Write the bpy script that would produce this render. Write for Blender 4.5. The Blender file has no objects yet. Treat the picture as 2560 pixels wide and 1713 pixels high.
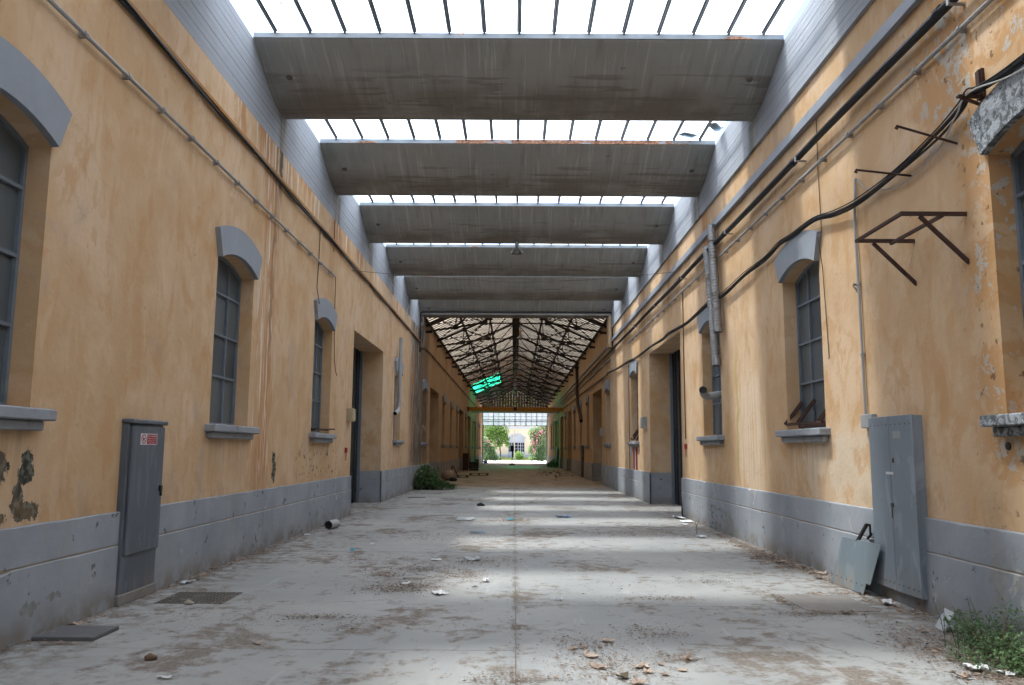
import bpy, bmesh, math, random
from mathutils import Vector, Matrix
import numpy as np
S = bpy.context.scene
COL = S.collection
R = random.Random(7)

# ------------------------------------------------------------------ camera
cam_d = bpy.data.cameras.new('camera'); cam = bpy.data.objects.new('camera', cam_d); COL.objects.link(cam)
cam_d.sensor_width = 36.0; cam_d.lens = 2042.0 / 2560.0 * 36.0
cam_d.clip_start = 0.05; cam_d.clip_end = 3000
_ax = Vector((0.99997803, 0.00552281, -0.00366712)); _ay = Vector((0.00291302, 0.13084328, 0.99139879)); _az = Vector((0.00595513, -0.99138768, 0.13082431))
Mx = Matrix(((_ax.x, _ay.x, _az.x), (_ax.y, _ay.y, _az.y), (_ax.z, _ay.z, _az.z)))       # world -> (right, down, forward)
rows = [Vector(Mx[0]), -Vector(Mx[1]), -Vector(Mx[2])]
rot = Matrix((rows[0], rows[1], rows[2])).transposed()
cam.matrix_world = Matrix.Translation((0, 0, 1.6)) @ rot.to_4x4()
S.camera = cam

# ------------------------------------------------------------------ light
SUN = Vector((0.43, -0.10, -1.0)).normalized()
W = bpy.data.worlds.new('World'); S.world = W; W.use_nodes = True
wn = W.node_tree.nodes; wl = W.node_tree.links
sky = wn.new('ShaderNodeTexSky'); sky.sky_type = 'NISHITA'; sky.sun_disc = False
sky.sun_elevation = math.asin(-SUN.z); sky.sun_rotation = math.atan2(-SUN.x, -SUN.y)
sky.air_density = 1.0; sky.dust_density = 2.5; sky.ozone_density = 1.0
bg = wn['Background']; bg.inputs['Strength'].default_value = 0.14
wl.new(sky.outputs[0], bg.inputs['Color'])
sun_d = bpy.data.lights.new('sun', 'SUN'); sun_d.energy = 5.0; sun_d.angle = math.radians(6.0); sun_d.color = (1.0, 0.95, 0.87)
sun = bpy.data.objects.new('sun', sun_d); COL.objects.link(sun)
sun.rotation_euler = SUN.to_track_quat('-Z', 'Y').to_euler(); sun.location = (-20, 20, 40)
S.view_settings.view_transform = 'Standard'; S.view_settings.look = 'None'; S.view_settings.gamma = 1
S.view_settings.use_curve_mapping = False; S.view_settings.exposure = 1.96
S.render.engine = 'CYCLES'
cy = S.cycles
cy.max_bounces = 9; cy.diffuse_bounces = 6; cy.glossy_bounces = 3; cy.transmission_bounces = 6; cy.transparent_max_bounces = 12
cy.caustics_reflective = False; cy.caustics_refractive = False; cy.sample_clamp_indirect = 8.0; cy.use_denoising = True

# ------------------------------------------------------------------ node helper
class NT:
    def __init__(s, name):
        s.m = bpy.data.materials.new(name); s.m.use_nodes = True
        s.t = s.m.node_tree; s.n = s.t.nodes; s.l = s.t.links
        s.n.clear(); s.out = s.n.new('ShaderNodeOutputMaterial')
        s._p = None
    def put(s, sock, v):
        if isinstance(v, bpy.types.NodeSocket): s.l.new(v, sock)
        elif v is not None:
            if sock.type == 'RGBA' and len(v) == 3: v = (*v, 1)
            sock.default_value = v
    def pos(s):
        if s._p is None:
            g = s.n.new('ShaderNodeNewGeometry'); s._p = g.outputs['Position']
        return s._p
    def obj(s): return s.n.new('ShaderNodeTexCoord').outputs['Object']
    def rand(s): return s.n.new('ShaderNodeObjectInfo').outputs['Random']
    def sep(s, v):
        n = s.n.new('ShaderNodeSeparateXYZ'); s.l.new(v, n.inputs[0]); return n.outputs
    def com(s, x, y, z):
        n = s.n.new('ShaderNodeCombineXYZ')
        for i, v in enumerate((x, y, z)): s.put(n.inputs[i], v)
        return n.outputs[0]
    def scl(s, v, k):
        n = s.n.new('ShaderNodeVectorMath'); n.operation = 'MULTIPLY'; s.l.new(v, n.inputs[0]); n.inputs[1].default_value = k; return n.outputs[0]
    def ma(s, op, a, b=None, c=None, clamp=False):
        n = s.n.new('ShaderNodeMath'); n.operation = op; n.use_clamp = clamp
        s.put(n.inputs[0], a)
        if b is not None: s.put(n.inputs[1], b)
        if c is not None: s.put(n.inputs[2], c)
        return n.outputs[0]
    def noise(s, sc, v=None, det=4, ro=0.55, dist=0.0):
        n = s.n.new('ShaderNodeTexNoise'); s.l.new(v if v is not None else s.pos(), n.inputs['Vector'])
        n.inputs['Scale'].default_value = sc; n.inputs['Detail'].default_value = det
        n.inputs['Roughness'].default_value = ro; n.inputs['Distortion'].default_value = dist
        return n.outputs['Fac']
    def vor(s, sc, v=None, feat='F1'):
        n = s.n.new('ShaderNodeTexVoronoi'); n.feature = feat; s.l.new(v if v is not None else s.pos(), n.inputs['Vector'])
        n.inputs['Scale'].default_value = sc; return n.outputs['Distance']
    def ss(s, v, a, b, lo=0.0, hi=1.0):
        n = s.n.new('ShaderNodeMapRange'); n.interpolation_type = 'SMOOTHSTEP'
        s.put(n.inputs[0], v); n.inputs[1].default_value = a; n.inputs[2].default_value = b
        n.inputs[3].default_value = lo; n.inputs[4].default_value = hi
        return n.outputs[0]
    def mix(s, f, a, b):
        n = s.n.new('ShaderNodeMix'); n.data_type = 'RGBA'; s.put(n.inputs[0], f); s.put(n.inputs[6], a); s.put(n.inputs[7], b); return n.outputs[2]
    def mul(s, *a):
        r = a[0]
        for b in a[1:]: r = s.ma('MULTIPLY', r, b)
        return r
    def mx(s, a, b): return s.ma('MAXIMUM', a, b)
    def bump(s, h, st=0.3, d=0.02):
        n = s.n.new('ShaderNodeBump'); n.inputs['Strength'].default_value = st; n.inputs['Distance'].default_value = d; s.l.new(h, n.inputs['Height']); return n.outputs[0]
    def box(s, p, y0, y1, z0, z1, sy=0.3, sz=0.3):
        x, y, z = p
        return s.mul(s.ss(y, y0 - sy, y0 + sy), s.ss(y, y1 - sy, y1 + sy, 1, 0), s.ss(z, z0 - sz, z0 + sz), s.ss(z, z1 - sz, z1 + sz, 1, 0))
    def blob(s, p, L, ns=7.0, amp=0.9):
        x, y, z = p; d = None
        for yc, zc, a, h in L:
            e = s.ma('SQRT', s.ma('ADD', s.ma('POWER', s.ma('DIVIDE', s.ma('SUBTRACT', y, yc), a), 2.0), s.ma('POWER', s.ma('DIVIDE', s.ma('SUBTRACT', z, zc), h), 2.0)))
            d = e if d is None else s.ma('MINIMUM', d, e)
        n = s.noise(ns, det=7, ro=0.65)
        return s.ss(s.ma('ADD', d, s.ma('MULTIPLY', s.ma('SUBTRACT', n, 0.5), amp * 3)), 1.0, 1.06, 1, 0)
    def done(s, color, rough=0.8, normal=None, metal=0.0, spec=0.3):
        b = s.n.new('ShaderNodeBsdfPrincipled'); s.put(b.inputs['Base Color'], color); s.put(b.inputs['Roughness'], rough)
        s.put(b.inputs['Metallic'], metal); b.inputs['Specular IOR Level'].default_value = spec
        if normal is not None: s.l.new(normal, b.inputs['Normal'])
        s.l.new(b.outputs[0], s.out.inputs[0]); s.b = b
        return s.m

def m_plain(name, c, rough=0.7, metal=0.0, var=0.25, sc=6.0, bump=0.15, spec=0.3, dirt=None):
    t = NT(name); n = t.noise(sc, det=6); n2 = t.noise(sc * 7, det=3)
    lo = tuple(v * (1 - var) for v in c); hi = tuple(min(1, v * (1 + var)) for v in c)
    col = t.mix(n, lo, hi)
    if dirt: col = t.mix(t.ss(t.noise(sc * 0.6, det=7, ro=0.65), 0.52, 0.66, 0, 0.85), col, dirt)
    return t.done(col, t.ss(n2, 0.2, 0.8, max(0, rough - .1), min(1, rough + .1)), t.bump(n2, bump, 0.01), metal, spec)

# ------------------------------------------------------------------ materials
def m_ochre(side):
    t = NT('ochre_plaster_' + ('shade' if side < 0 else 'sunny')); p = t.sep(t.pos()); x, y, z = p
    n_big = t.noise(0.55, det=3); n_mid = t.noise(2.2, det=6, ro=0.6); n_fine = t.noise(17, det=5)
    st = t.noise(1.0, t.scl(t.pos(), (1, 3.0, 0.6)), det=8, ro=0.66, dist=0.35)
    st2 = t.noise(1.0, t.scl(t.pos(), (1, 9.0, 0.55)), det=5, ro=0.6, dist=0.4)
    brush = t.noise(1.0, t.scl(t.pos(), (1, 2.0, 1.25)), det=9, ro=0.66, dist=0.5)
    c = t.mix(t.ss(n_big, 0.35, 0.65), (0.505, 0.338, 0.192), (0.575, 0.42, 0.28))
    c = t.mix(t.ss(n_mid, 0.42, 0.72, 0, 0.55), c, (0.57, 0.415, 0.275))
    c = t.mix(t.ss(st, 0.50, 0.70, 0, 0.42), c, (0.47, 0.27, 0.115))
    c = t.mix(t.ss(brush, 0.53, 0.62, 0, 0.5), c, (0.46, 0.265, 0.115))
    c = t.mix(t.ss(brush, 0.34, 0.45, 0.35, 0), c, (0.63, 0.465, 0.31))
    c = t.mix(t.ss(st2, 0.58, 0.75, 0, 0.28), c, (0.40, 0.26, 0.15))
    c = t.mix(t.ss(t.noise(0.9, t.scl(t.pos(), (1, 1, 0.8)), det=8, ro=0.6, dist=1.0), 0.56, 0.72, 0, 0.5), c, (0.37, 0.31, 0.26))
    tide = t.ma('FRACT', t.ma('MULTIPLY', t.noise(1.0, t.scl(t.pos(), (1, 1.5, 0.8)), det=6, ro=0.55, dist=0.3), 5.0))
    c = t.mix(t.mul(t.ss(tide, 0.55, 0.97), t.ss(tide, 1.0, 0.985), t.ss(n_big, 0.40, 0.60), 0.34), c, (0.43, 0.24, 0.095))
    # thin hairline cracks
    cr = t.mul(t.ss(t.vor(0.8, t.com(x, t.ma('ADD', y, t.ma('MULTIPLY', n_mid, 1.1)), t.ma('ADD', z, t.ma('MULTIPLY', st, 1.2))), 'DISTANCE_TO_EDGE'), 0.0, 0.008, 1, 0), t.ss(n_big, 0.5, 0.6))
    c = t.mix(t.ma('MULTIPLY', cr, 0.16), c, (0.20, 0.12, 0.06))
    # specks
    c = t.mix(t.mul(t.ss(t.vor(3.1), 0.05, 0.08, 0.6, 0), t.ss(n_mid, 0.5, 0.6)), c, (0.16, 0.12, 0.09))
    rough_h = t.ma('ADD', t.ma('MULTIPLY', n_fine, 0.4), t.ma('MULTIPLY', n_mid, 1.0))
    wob = t.ma('MULTIPLY', t.ma('SUBTRACT', t.noise(2.0, t.scl(t.pos(), (1, 1, 1)), det=4), 0.5), 0.5)
    yw = t.ma('ADD', y, wob)
    def colm(yc, w, z0, z1, soft=0.4):
        d = t.ma('ABSOLUTE', t.ma('SUBTRACT', yw, yc))
        return t.mul(t.ss(d, w * 0.35, w, 1, 0), t.ss(z, z0 - soft, z0 + soft), t.ss(z, z1 - soft, z1 + soft, 1, 0))
    RUST = (0.40, 0.185, 0.065); WHITE = (0.66, 0.60, 0.52); DARK = (0.055, 0.06, 0.05)
    if side < 0:
        top = t.mul(t.ss(z, 5.6, 6.7), t.ss(t.noise(1.0, t.scl(t.pos(), (1, 0.9, 0.35)), det=6, ro=0.6), 0.5, 0.58))
        top = t.mul(top, t.ss(y, 9.5, 11.0))
        c = t.mix(t.ma('MULTIPLY', top, 0.75), c, RUST)
        c = t.mix(t.mul(t.ss(z, 5.9, 6.7), t.ss(y, 10, 12), t.ss(st2, 0.56, 0.62)), c, WHITE)
        run = t.mx(colm(13.30, 0.62, 0.9, 7.2), t.mx(t.ma('MULTIPLY', colm(17.8, 0.35, 4.9, 7.2), 0.6), t.ma('MULTIPLY', colm(26.6, 0.5, 4.6, 7), 0.5)))
        c = t.mix(t.mul(run, t.ss(st2, 0.38, 0.54), 0.8), c, RUST)
        c = t.mix(t.mul(colm(13.25, 0.75, 1.2, 7.2), t.ss(st2, 0.53, 0.60)), c, (0.64, 0.56, 0.45))
        c = t.mix(t.mul(colm(13.50, 0.10, 3.0, 7.2), 0.6), c, (0.20, 0.11, 0.05))
        c = t.mix(t.mul(colm(13.75, 0.13, 6.0, 7.2), 0.92), c, DARK)
        # mouldy, washed-out stretch beside the portal
        mould = t.box((x, yw, z), 32.0, 38.6, 0.9, 7.6, 0.7, 0.3)
        c = t.mix(t.mul(mould, t.ss(st, 0.34, 0.46)), c, t.mix(t.ss(t.noise(1.0, t.scl(t.pos(), (1, 7.0, 0.8)), det=8, ro=0.7), 0.49, 0.58), (0.10, 0.08, 0.065), (0.42, 0.355, 0.30)))
        c = t.mix(t.mul(t.box((x, yw, z), 33.2, 38.0, 0.9, 6.3, 0.6, 0.3), t.ss(st2, 0.46, 0.54)), c, (0.13, 0.105, 0.085))
        c = t.mix(t.mul(colm(32.7, 0.5, 1, 5.6), t.ss(st2, 0.45, 0.56)), c, RUST)
        # blistered black patches low on the wall
        m1 = t.blob(p, [(6.54, 1.43, .13, .13), (6.93, 1.46, .08, .12), (6.92, 1.37, .13, .075), (6.83, 1.20, .06, .10), (6.98, 1.06, .17, .075), (6.85, 1.12, .09, .12), (6.6, 1.03, .12, .05), (6.1, 1.2, .2, .25)], 12.0, .85)
        m2 = t.blob(p, [(14.03, 1.45, .10, .10), (14.06, 1.22, .10, .16)], 9.0, .9)
        m3 = t.mul(t.box(p, 15.6, 19.0, 1.0, 1.6, 0.5, 0.2), t.ss(t.noise(6.5, det=7), 0.60, 0.61))
        pm = t.mx(m1, t.mx(m2, m3))
        c = t.mix(pm, c, t.mix(t.ss(n_fine, 0.45, 0.62), (0.035, 0.038, 0.032), (0.13, 0.14, 0.12)))
        rough_h = t.ma('SUBTRACT', rough_h, t.ma('MULTIPLY', pm, 1.6))
    else:
        # rotten plaster round the nearest window
        zone = t.mx(t.box(p, 3.0, 8.3, 4.55, 6.6, 0.7, 0.35), t.box(p, 5.2, 7.45, 1.0, 4.9, 0.30, 0.3))
        nr = t.noise(1.5, det=8, ro=0.62, dist=0.5)
        zr = t.mul(zone, t.ss(nr, 0.44, 0.50))
        c = t.mix(t.ma('MULTIPLY', zr, 0.75), c, (0.45, 0.245, 0.10))
        pl = t.mul(zone, t.ss(t.ma('ADD', t.noise(7.5, det=9, ro=0.72, dist=0.5), t.ma('MULTIPLY', t.ma('SUBTRACT', nr, 0.5), 0.7)), 0.575, 0.60))
        c = t.mix(pl, c, t.mix(n_fine, (0.36, 0.32, 0.27), (0.52, 0.47, 0.40)))
        c = t.mix(t.mul(zone, t.ss(t.noise(9, det=5), 0.62, 0.68, 0, 0.8)), c, (0.14, 0.07, 0.03))
        rough_h = t.ma('ADD', rough_h, t.ma('MULTIPLY', pl, 1.3))
        # pale repair patches above the plinth
        rp = t.mul(t.box((x, yw, z), 9.6, 12.0, 0.9, 1.9, 0.25, 0.2), t.ss(n_mid, 0.40, 0.5))
        c = t.mix(t.ma('MULTIPLY', rp, 0.75), c, (0.60, 0.50, 0.38))
        c = t.mix(t.mul(t.box((x, yw, z), 13.8, 15.4, 0.9, 2.9, 0.4, 0.3), t.ss(st2, 0.40, 0.52), 0.5), c, (0.62, 0.54, 0.44))
        for yc in (17.6, 22.0, 26.5, 30.8):
            c = t.mix(t.mul(colm(yc, 0.5, 5.4, 7.2), t.ss(st2, 0.42, 0.55), 0.8), c, RUST)
        c = t.mix(t.mul(colm(15.45, 0.12, 0.9, 3.4), 0.7), c, (0.36, 0.30, 0.12))
    for yc in (6.2, 11.83, 17.35, 28.6):
        d = t.ma('ABSOLUTE', t.ma('SUBTRACT', y, yc))
        c = t.mix(t.mul(t.ss(d, 1.0, 0.7), t.ss(z, 1.78, 1.70), t.ss(z, 1.0, 1.7, 0.15, 1.0), t.ss(st2, 0.42, 0.58), 0.4), c, (0.33, 0.25, 0.17))
    # dirt line above the plinth
    c = t.mix(t.mul(t.ss(z, 0.95, 1.5, 1, 0), t.ss(n_mid, 0.45, 0.65), 0.45), c, (0.33, 0.22, 0.12))
    # far covered hall: browner tone
    c = t.mix(t.mul(t.ss(y, 35, 37), t.ss(st, 0.35, 0.7, 0.2, 0.6)), c, (0.42, 0.255, 0.125))
    return t.done(c, 0.9, t.bump(rough_h, 0.38, 0.03), spec=0.15)

def m_plinth(name='grey_plinth_paint', old=False):
    t = NT(name); x, y, z = t.sep(t.pos())
    n = t.noise(1.3, det=6); nf = t.noise(14, det=6); st = t.noise(1.0, t.scl(t.pos(), (4, 4, 0.7)), det=5)
    c = t.mix(t.ss(n, 0.3, 0.7), (0.225, 0.247, 0.277), (0.30, 0.322, 0.35))
    c = t.mix(t.ss(st, 0.55, 0.75, 0, 0.4), c, (0.30, 0.27, 0.24))
    c = t.mix(t.mul(t.ss(z, 0.0, 0.32, 1, 0), t.ss(t.noise(3.2, det=7), 0.36, 0.6), 0.85), c, (0.19, 0.165, 0.135))
    c = t.mix(t.ss(t.noise(4.6, det=9, ro=0.66), 0.63, 0.645, 0, 0.9), c, (0.10, 0.105, 0.11))
    scratch = t.noise(1.0, t.scl(t.pos(), (6, 6, 1.1)), det=8, ro=0.7, dist=1.5)
    c = t.mix(t.ss(scratch, 0.64, 0.66, 0, 0.55), c, (0.19, 0.19, 0.20))
    c = t.mix(t.ss(t.noise(2.3, det=8, ro=0.6, dist=1.2), 0.64, 0.66, 0, 0.6), c, (0.44, 0.42, 0.39))
    h = t.ma('ADD', t.ma('MULTIPLY', n, 1.0), t.ma('MULTIPLY', nf, 0.35))
    far = t.ss(y, 36, 44)
    c = t.mix(t.ma('MULTIPLY', far, 0.75), c, t.mix(t.ss(n, 0.4, 0.6), (0.26, 0.22, 0.18), (0.36, 0.32, 0.28)))
    pl = t.mul(t.box((x, y, z), 5.4, 7.6, -0.3, 0.72, 0.25, 0.15), t.ss(x, 3.5, 3.8), t.ss(t.noise(2.6, det=8, ro=0.65), 0.50, 0.515))
    pl2 = t.mul(t.box((x, y, z), 31.4, 35.2, 0.2, 1.0, 0.5, 0.1), t.ss(x, -3.7, -3.5, 1, 0), t.ss(t.noise(2.0, det=8, ro=0.65), 0.47, 0.49))
    hole = t.mul(t.blob((x, y, z), [(16.65, .44, .12, .06), (16.3, .38, .22, .07), (16.1, .2, .35, .22), (15.6, .06, .25, .07), (14.55, .08, .10, .09)], 9.0, .8), t.ss(x, 3.5, 3.8))
    holeL = t.mul(t.blob((x, y, z), [(13.41, .47, .035, .12), (17.1, .26, .15, .06), (18.55, .18, .05, .09), (13.4, .02, .10, .05), (7.05, .26, .12, .05), (7.4, .3, .12, .03)], 14.0, 1.2), t.ss(x, -3.7, -3.5, 1, 0))
    pl = t.mx(pl, t.mx(pl2, t.mx(hole, holeL)))
    c = t.mix(t.ma('MULTIPLY', t.mx(hole, holeL), 0.8), c, t.mix(t.ss(nf, 0.4, 0.6), (0.075, 0.075, 0.07), (0.16, 0.15, 0.13)))
    c = t.mix(t.ma('MULTIPLY', pl, 0.8), c, t.mix(nf, (0.15, 0.16, 0.17), (0.32, 0.32, 0.31)))
    h = t.ma('SUBTRACT', h, t.ma('MULTIPLY', pl, 1.2))
    return t.done(c, 0.8, t.bump(h, 0.35, 0.03), spec=0.25)

def m_whitewash():
    t = NT('whitewashed_board_concrete'); x, y, z = t.sep(t.pos())
    n = t.noise(1.2, det=6); g = t.noise(1.0, t.scl(t.pos(), (1, 1.6, 26)), det=4); st = t.noise(1.0, t.scl(t.pos(), (1, 5, 0.5)), det=5)
    c = t.mix(n, (0.255, 0.28, 0.315), (0.36, 0.385, 0.42))
    c = t.mix(t.ss(g, 0.55, 0.72, 0, 0.45), c, (0.33, 0.34, 0.36))
    c = t.mix(t.ss(st, 0.60, 0.72, 0, 0.5), c, (0.36, 0.35, 0.33))
    c = t.mix(t.ss(t.noise(6, det=8, ro=0.7), 0.66, 0.68, 0, 0.8), c, (0.14, 0.14, 0.14))
    wob = t.ma('MULTIPLY', t.ma('SUBTRACT', t.noise(2.5, det=4), 0.5), 0.5); yw = t.ma('ADD', y, wob)
    for k, (yc, w) in enumerate(((13.75, 0.35), (18.2, 0.5), (22.6, 0.5), (26.9, 0.5), (31.2, 0.5))):
        d = t.ma('ABSOLUTE', t.ma('SUBTRACT', yw, yc))
        f = t.mul(t.ss(d, w * 0.3, w, 1, 0), t.ss(z, 7.5, 7.3), 0.75)
        c = t.mix(f, c, t.mix(t.ss(st, 0.4, 0.6), (0.10, 0.10, 0.085), (0.27, 0.24, 0.2)))
    h = t.ma('ADD', t.ma('MULTIPLY', g, 0.8), t.ma('MULTIPLY', t.noise(20), 0.4))
    return t.done(c, 0.85, t.bump(h, 0.35, 0.02), spec=0.2)

def m_trough():
    t = NT('stained_trough_concrete'); x, y, z = t.sep(t.pos())
    n = t.noise(1.1, det=6); gx = t.noise(1.0, t.scl(t.pos(), (7, 0.8, 0.8)), det=6, ro=0.6); gx2 = t.noise(1.0, t.scl(t.pos(), (16, 0.6, 0.6)), det=4)
    gy = t.noise(1.0, t.scl(t.pos(), (0.8, 9, 9)), det=5)
    c = t.mix(n, (0.235, 0.236, 0.23), (0.355, 0.355, 0.34))
    c = t.mix(t.ss(gx, 0.50, 0.70, 0, 0.45), c, (0.18, 0.17, 0.155))
    c = t.mix(t.ss(gx2, 0.57, 0.64, 0, 0.5), c, (0.44, 0.43, 0.40))
    c = t.mix(t.mul(t.ss(gy, 0.53, 0.60), t.ss(t.noise(0.8, det=5), 0.36, 0.52), t.ss(z, 7.74, 7.6), 0.5), c, (0.125, 0.10, 0.085))
    c = t.mix(t.mul(t.ss(z, 7.68, 7.42), t.ss(t.noise(0.9, det=7, ro=0.6), 0.30, 0.6), 0.75), c, (0.175, 0.155, 0.138))
    sp = t.ss(t.noise(2.2, det=9, ro=0.7), 0.665, 0.68)
    c = t.mix(t.ma('MULTIPLY', sp, 0.7), c, (0.12, 0.10, 0.085))
    grid = t.mul(t.mx(t.ss(t.ma('ABSOLUTE', t.ma('SINE', t.ma('MULTIPLY', x, 18.0))), 0.06, 0.0), t.ss(t.ma('ABSOLUTE', t.ma('SINE', t.ma('MULTIPLY', y, 19.0))), 0.07, 0.0)), t.ss(t.noise(0.9, det=5), 0.54, 0.62), t.ss(z, 7.6, 7.45))
    c = t.mix(t.ma('MULTIPLY', grid, 0.55), c, (0.11, 0.07, 0.05))
    return t.done(c, 0.9, t.bump(t.ma('ADD', t.noise(24, det=5), gx), 0.25, 0.015), spec=0.15)

def m_rim():
    t = NT('rusty_grey_steel_edge'); x, y, z = t.sep(t.pos())
    rnd = t.rand()
    n = t.noise(1.0, t.scl(t.com(t.ma('ADD', x, t.ma('MULTIPLY', rnd, 60)), y, z), (1.0, 1, 3)), det=7, ro=0.6)
    c = t.mix(t.noise(8, det=5), (0.15, 0.175, 0.20), (0.28, 0.31, 0.34))
    b2 = t.mul(t.ss(x, -1.5, -0.6), t.ss(y, 16.0, 16.1), t.ss(y, 16.9, 17.0, 1, 0))
    m = t.ss(t.ma('ADD', n, t.ma('MULTIPLY', b2, 0.13)), 0.60, 0.62)
    c = t.mix(m, c, t.mix(t.ss(t.noise(22, det=4), 0.4, 0.6), (0.15, 0.062, 0.034), (0.32, 0.175, 0.105)))
    return t.done(c, 0.65, t.bump(n, 0.2, 0.01), spec=0.35)

def m_floor():
    t = NT('dusty_concrete_floor'); x, y, z = t.sep(t.pos())
    n = t.noise(0.45, det=4); nm = t.noise(2.0, det=7, ro=0.6); nf = t.noise(30, det=5, ro=0.7)
    c = t.mix(t.ss(n, 0.35, 0.65), (0.238, 0.247, 0.245), (0.305, 0.309, 0.30))
    c = t.mix(t.ss(t.noise(6, det=8, ro=0.65), 0.5, 0.72, 0, 0.5), c, (0.225, 0.225, 0.222))
    # patches of soil and crumbled leaves
    d1 = t.noise(0.80, t.scl(t.pos(), (0.85, 0.62, 1)), det=10, ro=0.64, dist=0.45)
    d2 = t.noise(5.0, det=8, ro=0.68)
    d3 = t.noise(1.0, t.scl(t.pos(), (2.2, 0.9, 1)), det=9, ro=0.7, dist=1.2)
    dm = t.ss(t.ma('ADD', d1, t.ma('MULTIPLY', t.ma('SUBTRACT', d2, 0.5), 0.6)), 0.515, 0.65)
    dm = t.mx(dm, t.ss(t.ma('ADD', d3, t.ma('MULTIPLY', t.ma('SUBTRACT', d2, 0.5), 0.5)), 0.57, 0.67, 0, 0.55))
    edge = t.mx(t.ss(x, -2.9, -4.0), t.ss(x, 3.0, 4.1))
    dm = t.ma('ADD', dm, t.mul(edge, t.ss(d2, 0.40, 0.60), 0.9), clamp=True)
    soil = t.mul(t.ss(x, 2.9, 3.5), t.ss(y, 7.9, 7.0), t.ss(t.ma('ADD', d2, t.ma('MULTIPLY', t.ma('SUBTRACT', x, 3.5), 0.35)), 0.42, 0.55))
    dm = t.mx(dm, soil)
    joint = t.mul(t.ss(t.ma('ABSOLUTE', t.ma('SUBTRACT', x, 0.02)), 0.008, 0.06, 1, 0), t.ss(nm, 0.42, 0.62))
    dm = t.ma('ADD', dm, t.ma('MULTIPLY', joint, 0.7), clamp=True)
    dirtc = t.mix(t.ss(nf, 0.35, 0.65), (0.105, 0.085, 0.068), (0.215, 0.18, 0.15))
    c = t.mix(t.ma('MULTIPLY', dm, 0.9), c, dirtc)
    ck = t.vor(0.42, t.com(t.ma('ADD', x, t.ma('MULTIPLY', nm, 0.9)), t.ma('ADD', y, t.ma('MULTIPLY', d2, 0.7)), 0.0), 'DISTANCE_TO_EDGE')
    c = t.mix(t.mul(t.ss(ck, 0.0, 0.006, 1, 0), t.ss(n, 0.48, 0.56), 0.7), c, (0.11, 0.10, 0.09))
    # pale scuffs and tyre streaks
    c = t.mix(t.mul(t.ss(t.noise(1.0, t.scl(t.pos(), (5, 1.0, 1)), det=6, ro=0.65, dist=0.6), 0.60, 0.68), 0.3), c, (0.42, 0.42, 0.415))
    c = t.mix(t.mul(t.ss(t.vor(2.7), 0.04, 0.07, 0.7, 0), t.ss(nm, 0.5, 0.6)), c, (0.08, 0.07, 0.06))
    # brown earth blown over the covered part
    far = t.ss(t.ma('ADD', y, t.ma('MULTIPLY', nm, 3.0)), 35.5, 40.0)
    fc = t.mix(t.ss(t.noise(1.6, det=7), 0.4, 0.65), (0.34, 0.255, 0.165), (0.21, 0.135, 0.08))
    c = t.mix(t.ma('MULTIPLY', far, 0.85), c, fc)
    h = t.ma('ADD', t.ma('MULTIPLY', nf, 0.6), t.ma('MULTIPLY', dm, t.ma('ADD', 0.4, nf)))
    return t.done(c, t.ss(dm, 0, 1, 0.62, 0.95), t.bump(h, 0.35, 0.012), spec=0.3)

def m_panel(name, c0, c1, scr=True):
    t = NT(name); x, y, z = t.sep(t.pos())
    st = t.noise(1.0, t.scl(t.pos(), (4, 5, 0.6)), det=5); n = t.noise(2.4, det=6)
    c = t.mix(n, c0, c1)
    c = t.mix(t.ss(st, 0.55, 0.7, 0, 0.45), c, tuple(min(1, v * 1.45) for v in c1))
    c = t.mix(t.ss(t.noise(7, det=8, ro=0.7), 0.64, 0.66, 0, 0.8), c, (0.20, 0.12, 0.075))
    c = t.mix(t.ss(t.noise(1.0, t.scl(t.pos(), (2.5, 3, 1.2)), det=7, ro=0.6, dist=1.0), 0.54, 0.60, 0, 0.35), c, tuple(min(1, v * 1.6) for v in c1))
    c = t.mix(t.mul(t.ss(z, 0.0, 0.4, 1, 0), t.ss(st, 0.42, 0.6), 0.6), c, (0.24, 0.19, 0.14))
    return t.done(c, 0.5, t.bump(t.ma('ADD', n, t.ma('MULTIPLY', t.noise(0.9, det=3), 2.0)), 0.16, 0.02), spec=0.4)

def m_pane_dirty():
    t = NT('dusty_window_glass'); x, y, z = t.sep(t.pos()); r = t.rand()
    n = t.noise(1.6, det=7, ro=0.6); st = t.noise(1.0, t.scl(t.pos(), (6, 6, 0.9)), det=6)
    film = t.mix(n, (0.062, 0.080, 0.092), (0.105, 0.125, 0.138))
    film = t.mix(t.ss(st, 0.48, 0.75, 0, 0.35), film, (0.15, 0.165, 0.17))
    c = t.mix(t.ss(t.ma('ADD', t.ma('MULTIPLY', r, 0.55), t.ma('MULTIPLY', n, 0.5)), 0.45, 0.95, 0, 0.85), film, (0.03, 0.038, 0.045))
    return t.done(c, t.ss(r, 0, 1, 0.30, 0.5), spec=0.45)

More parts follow.
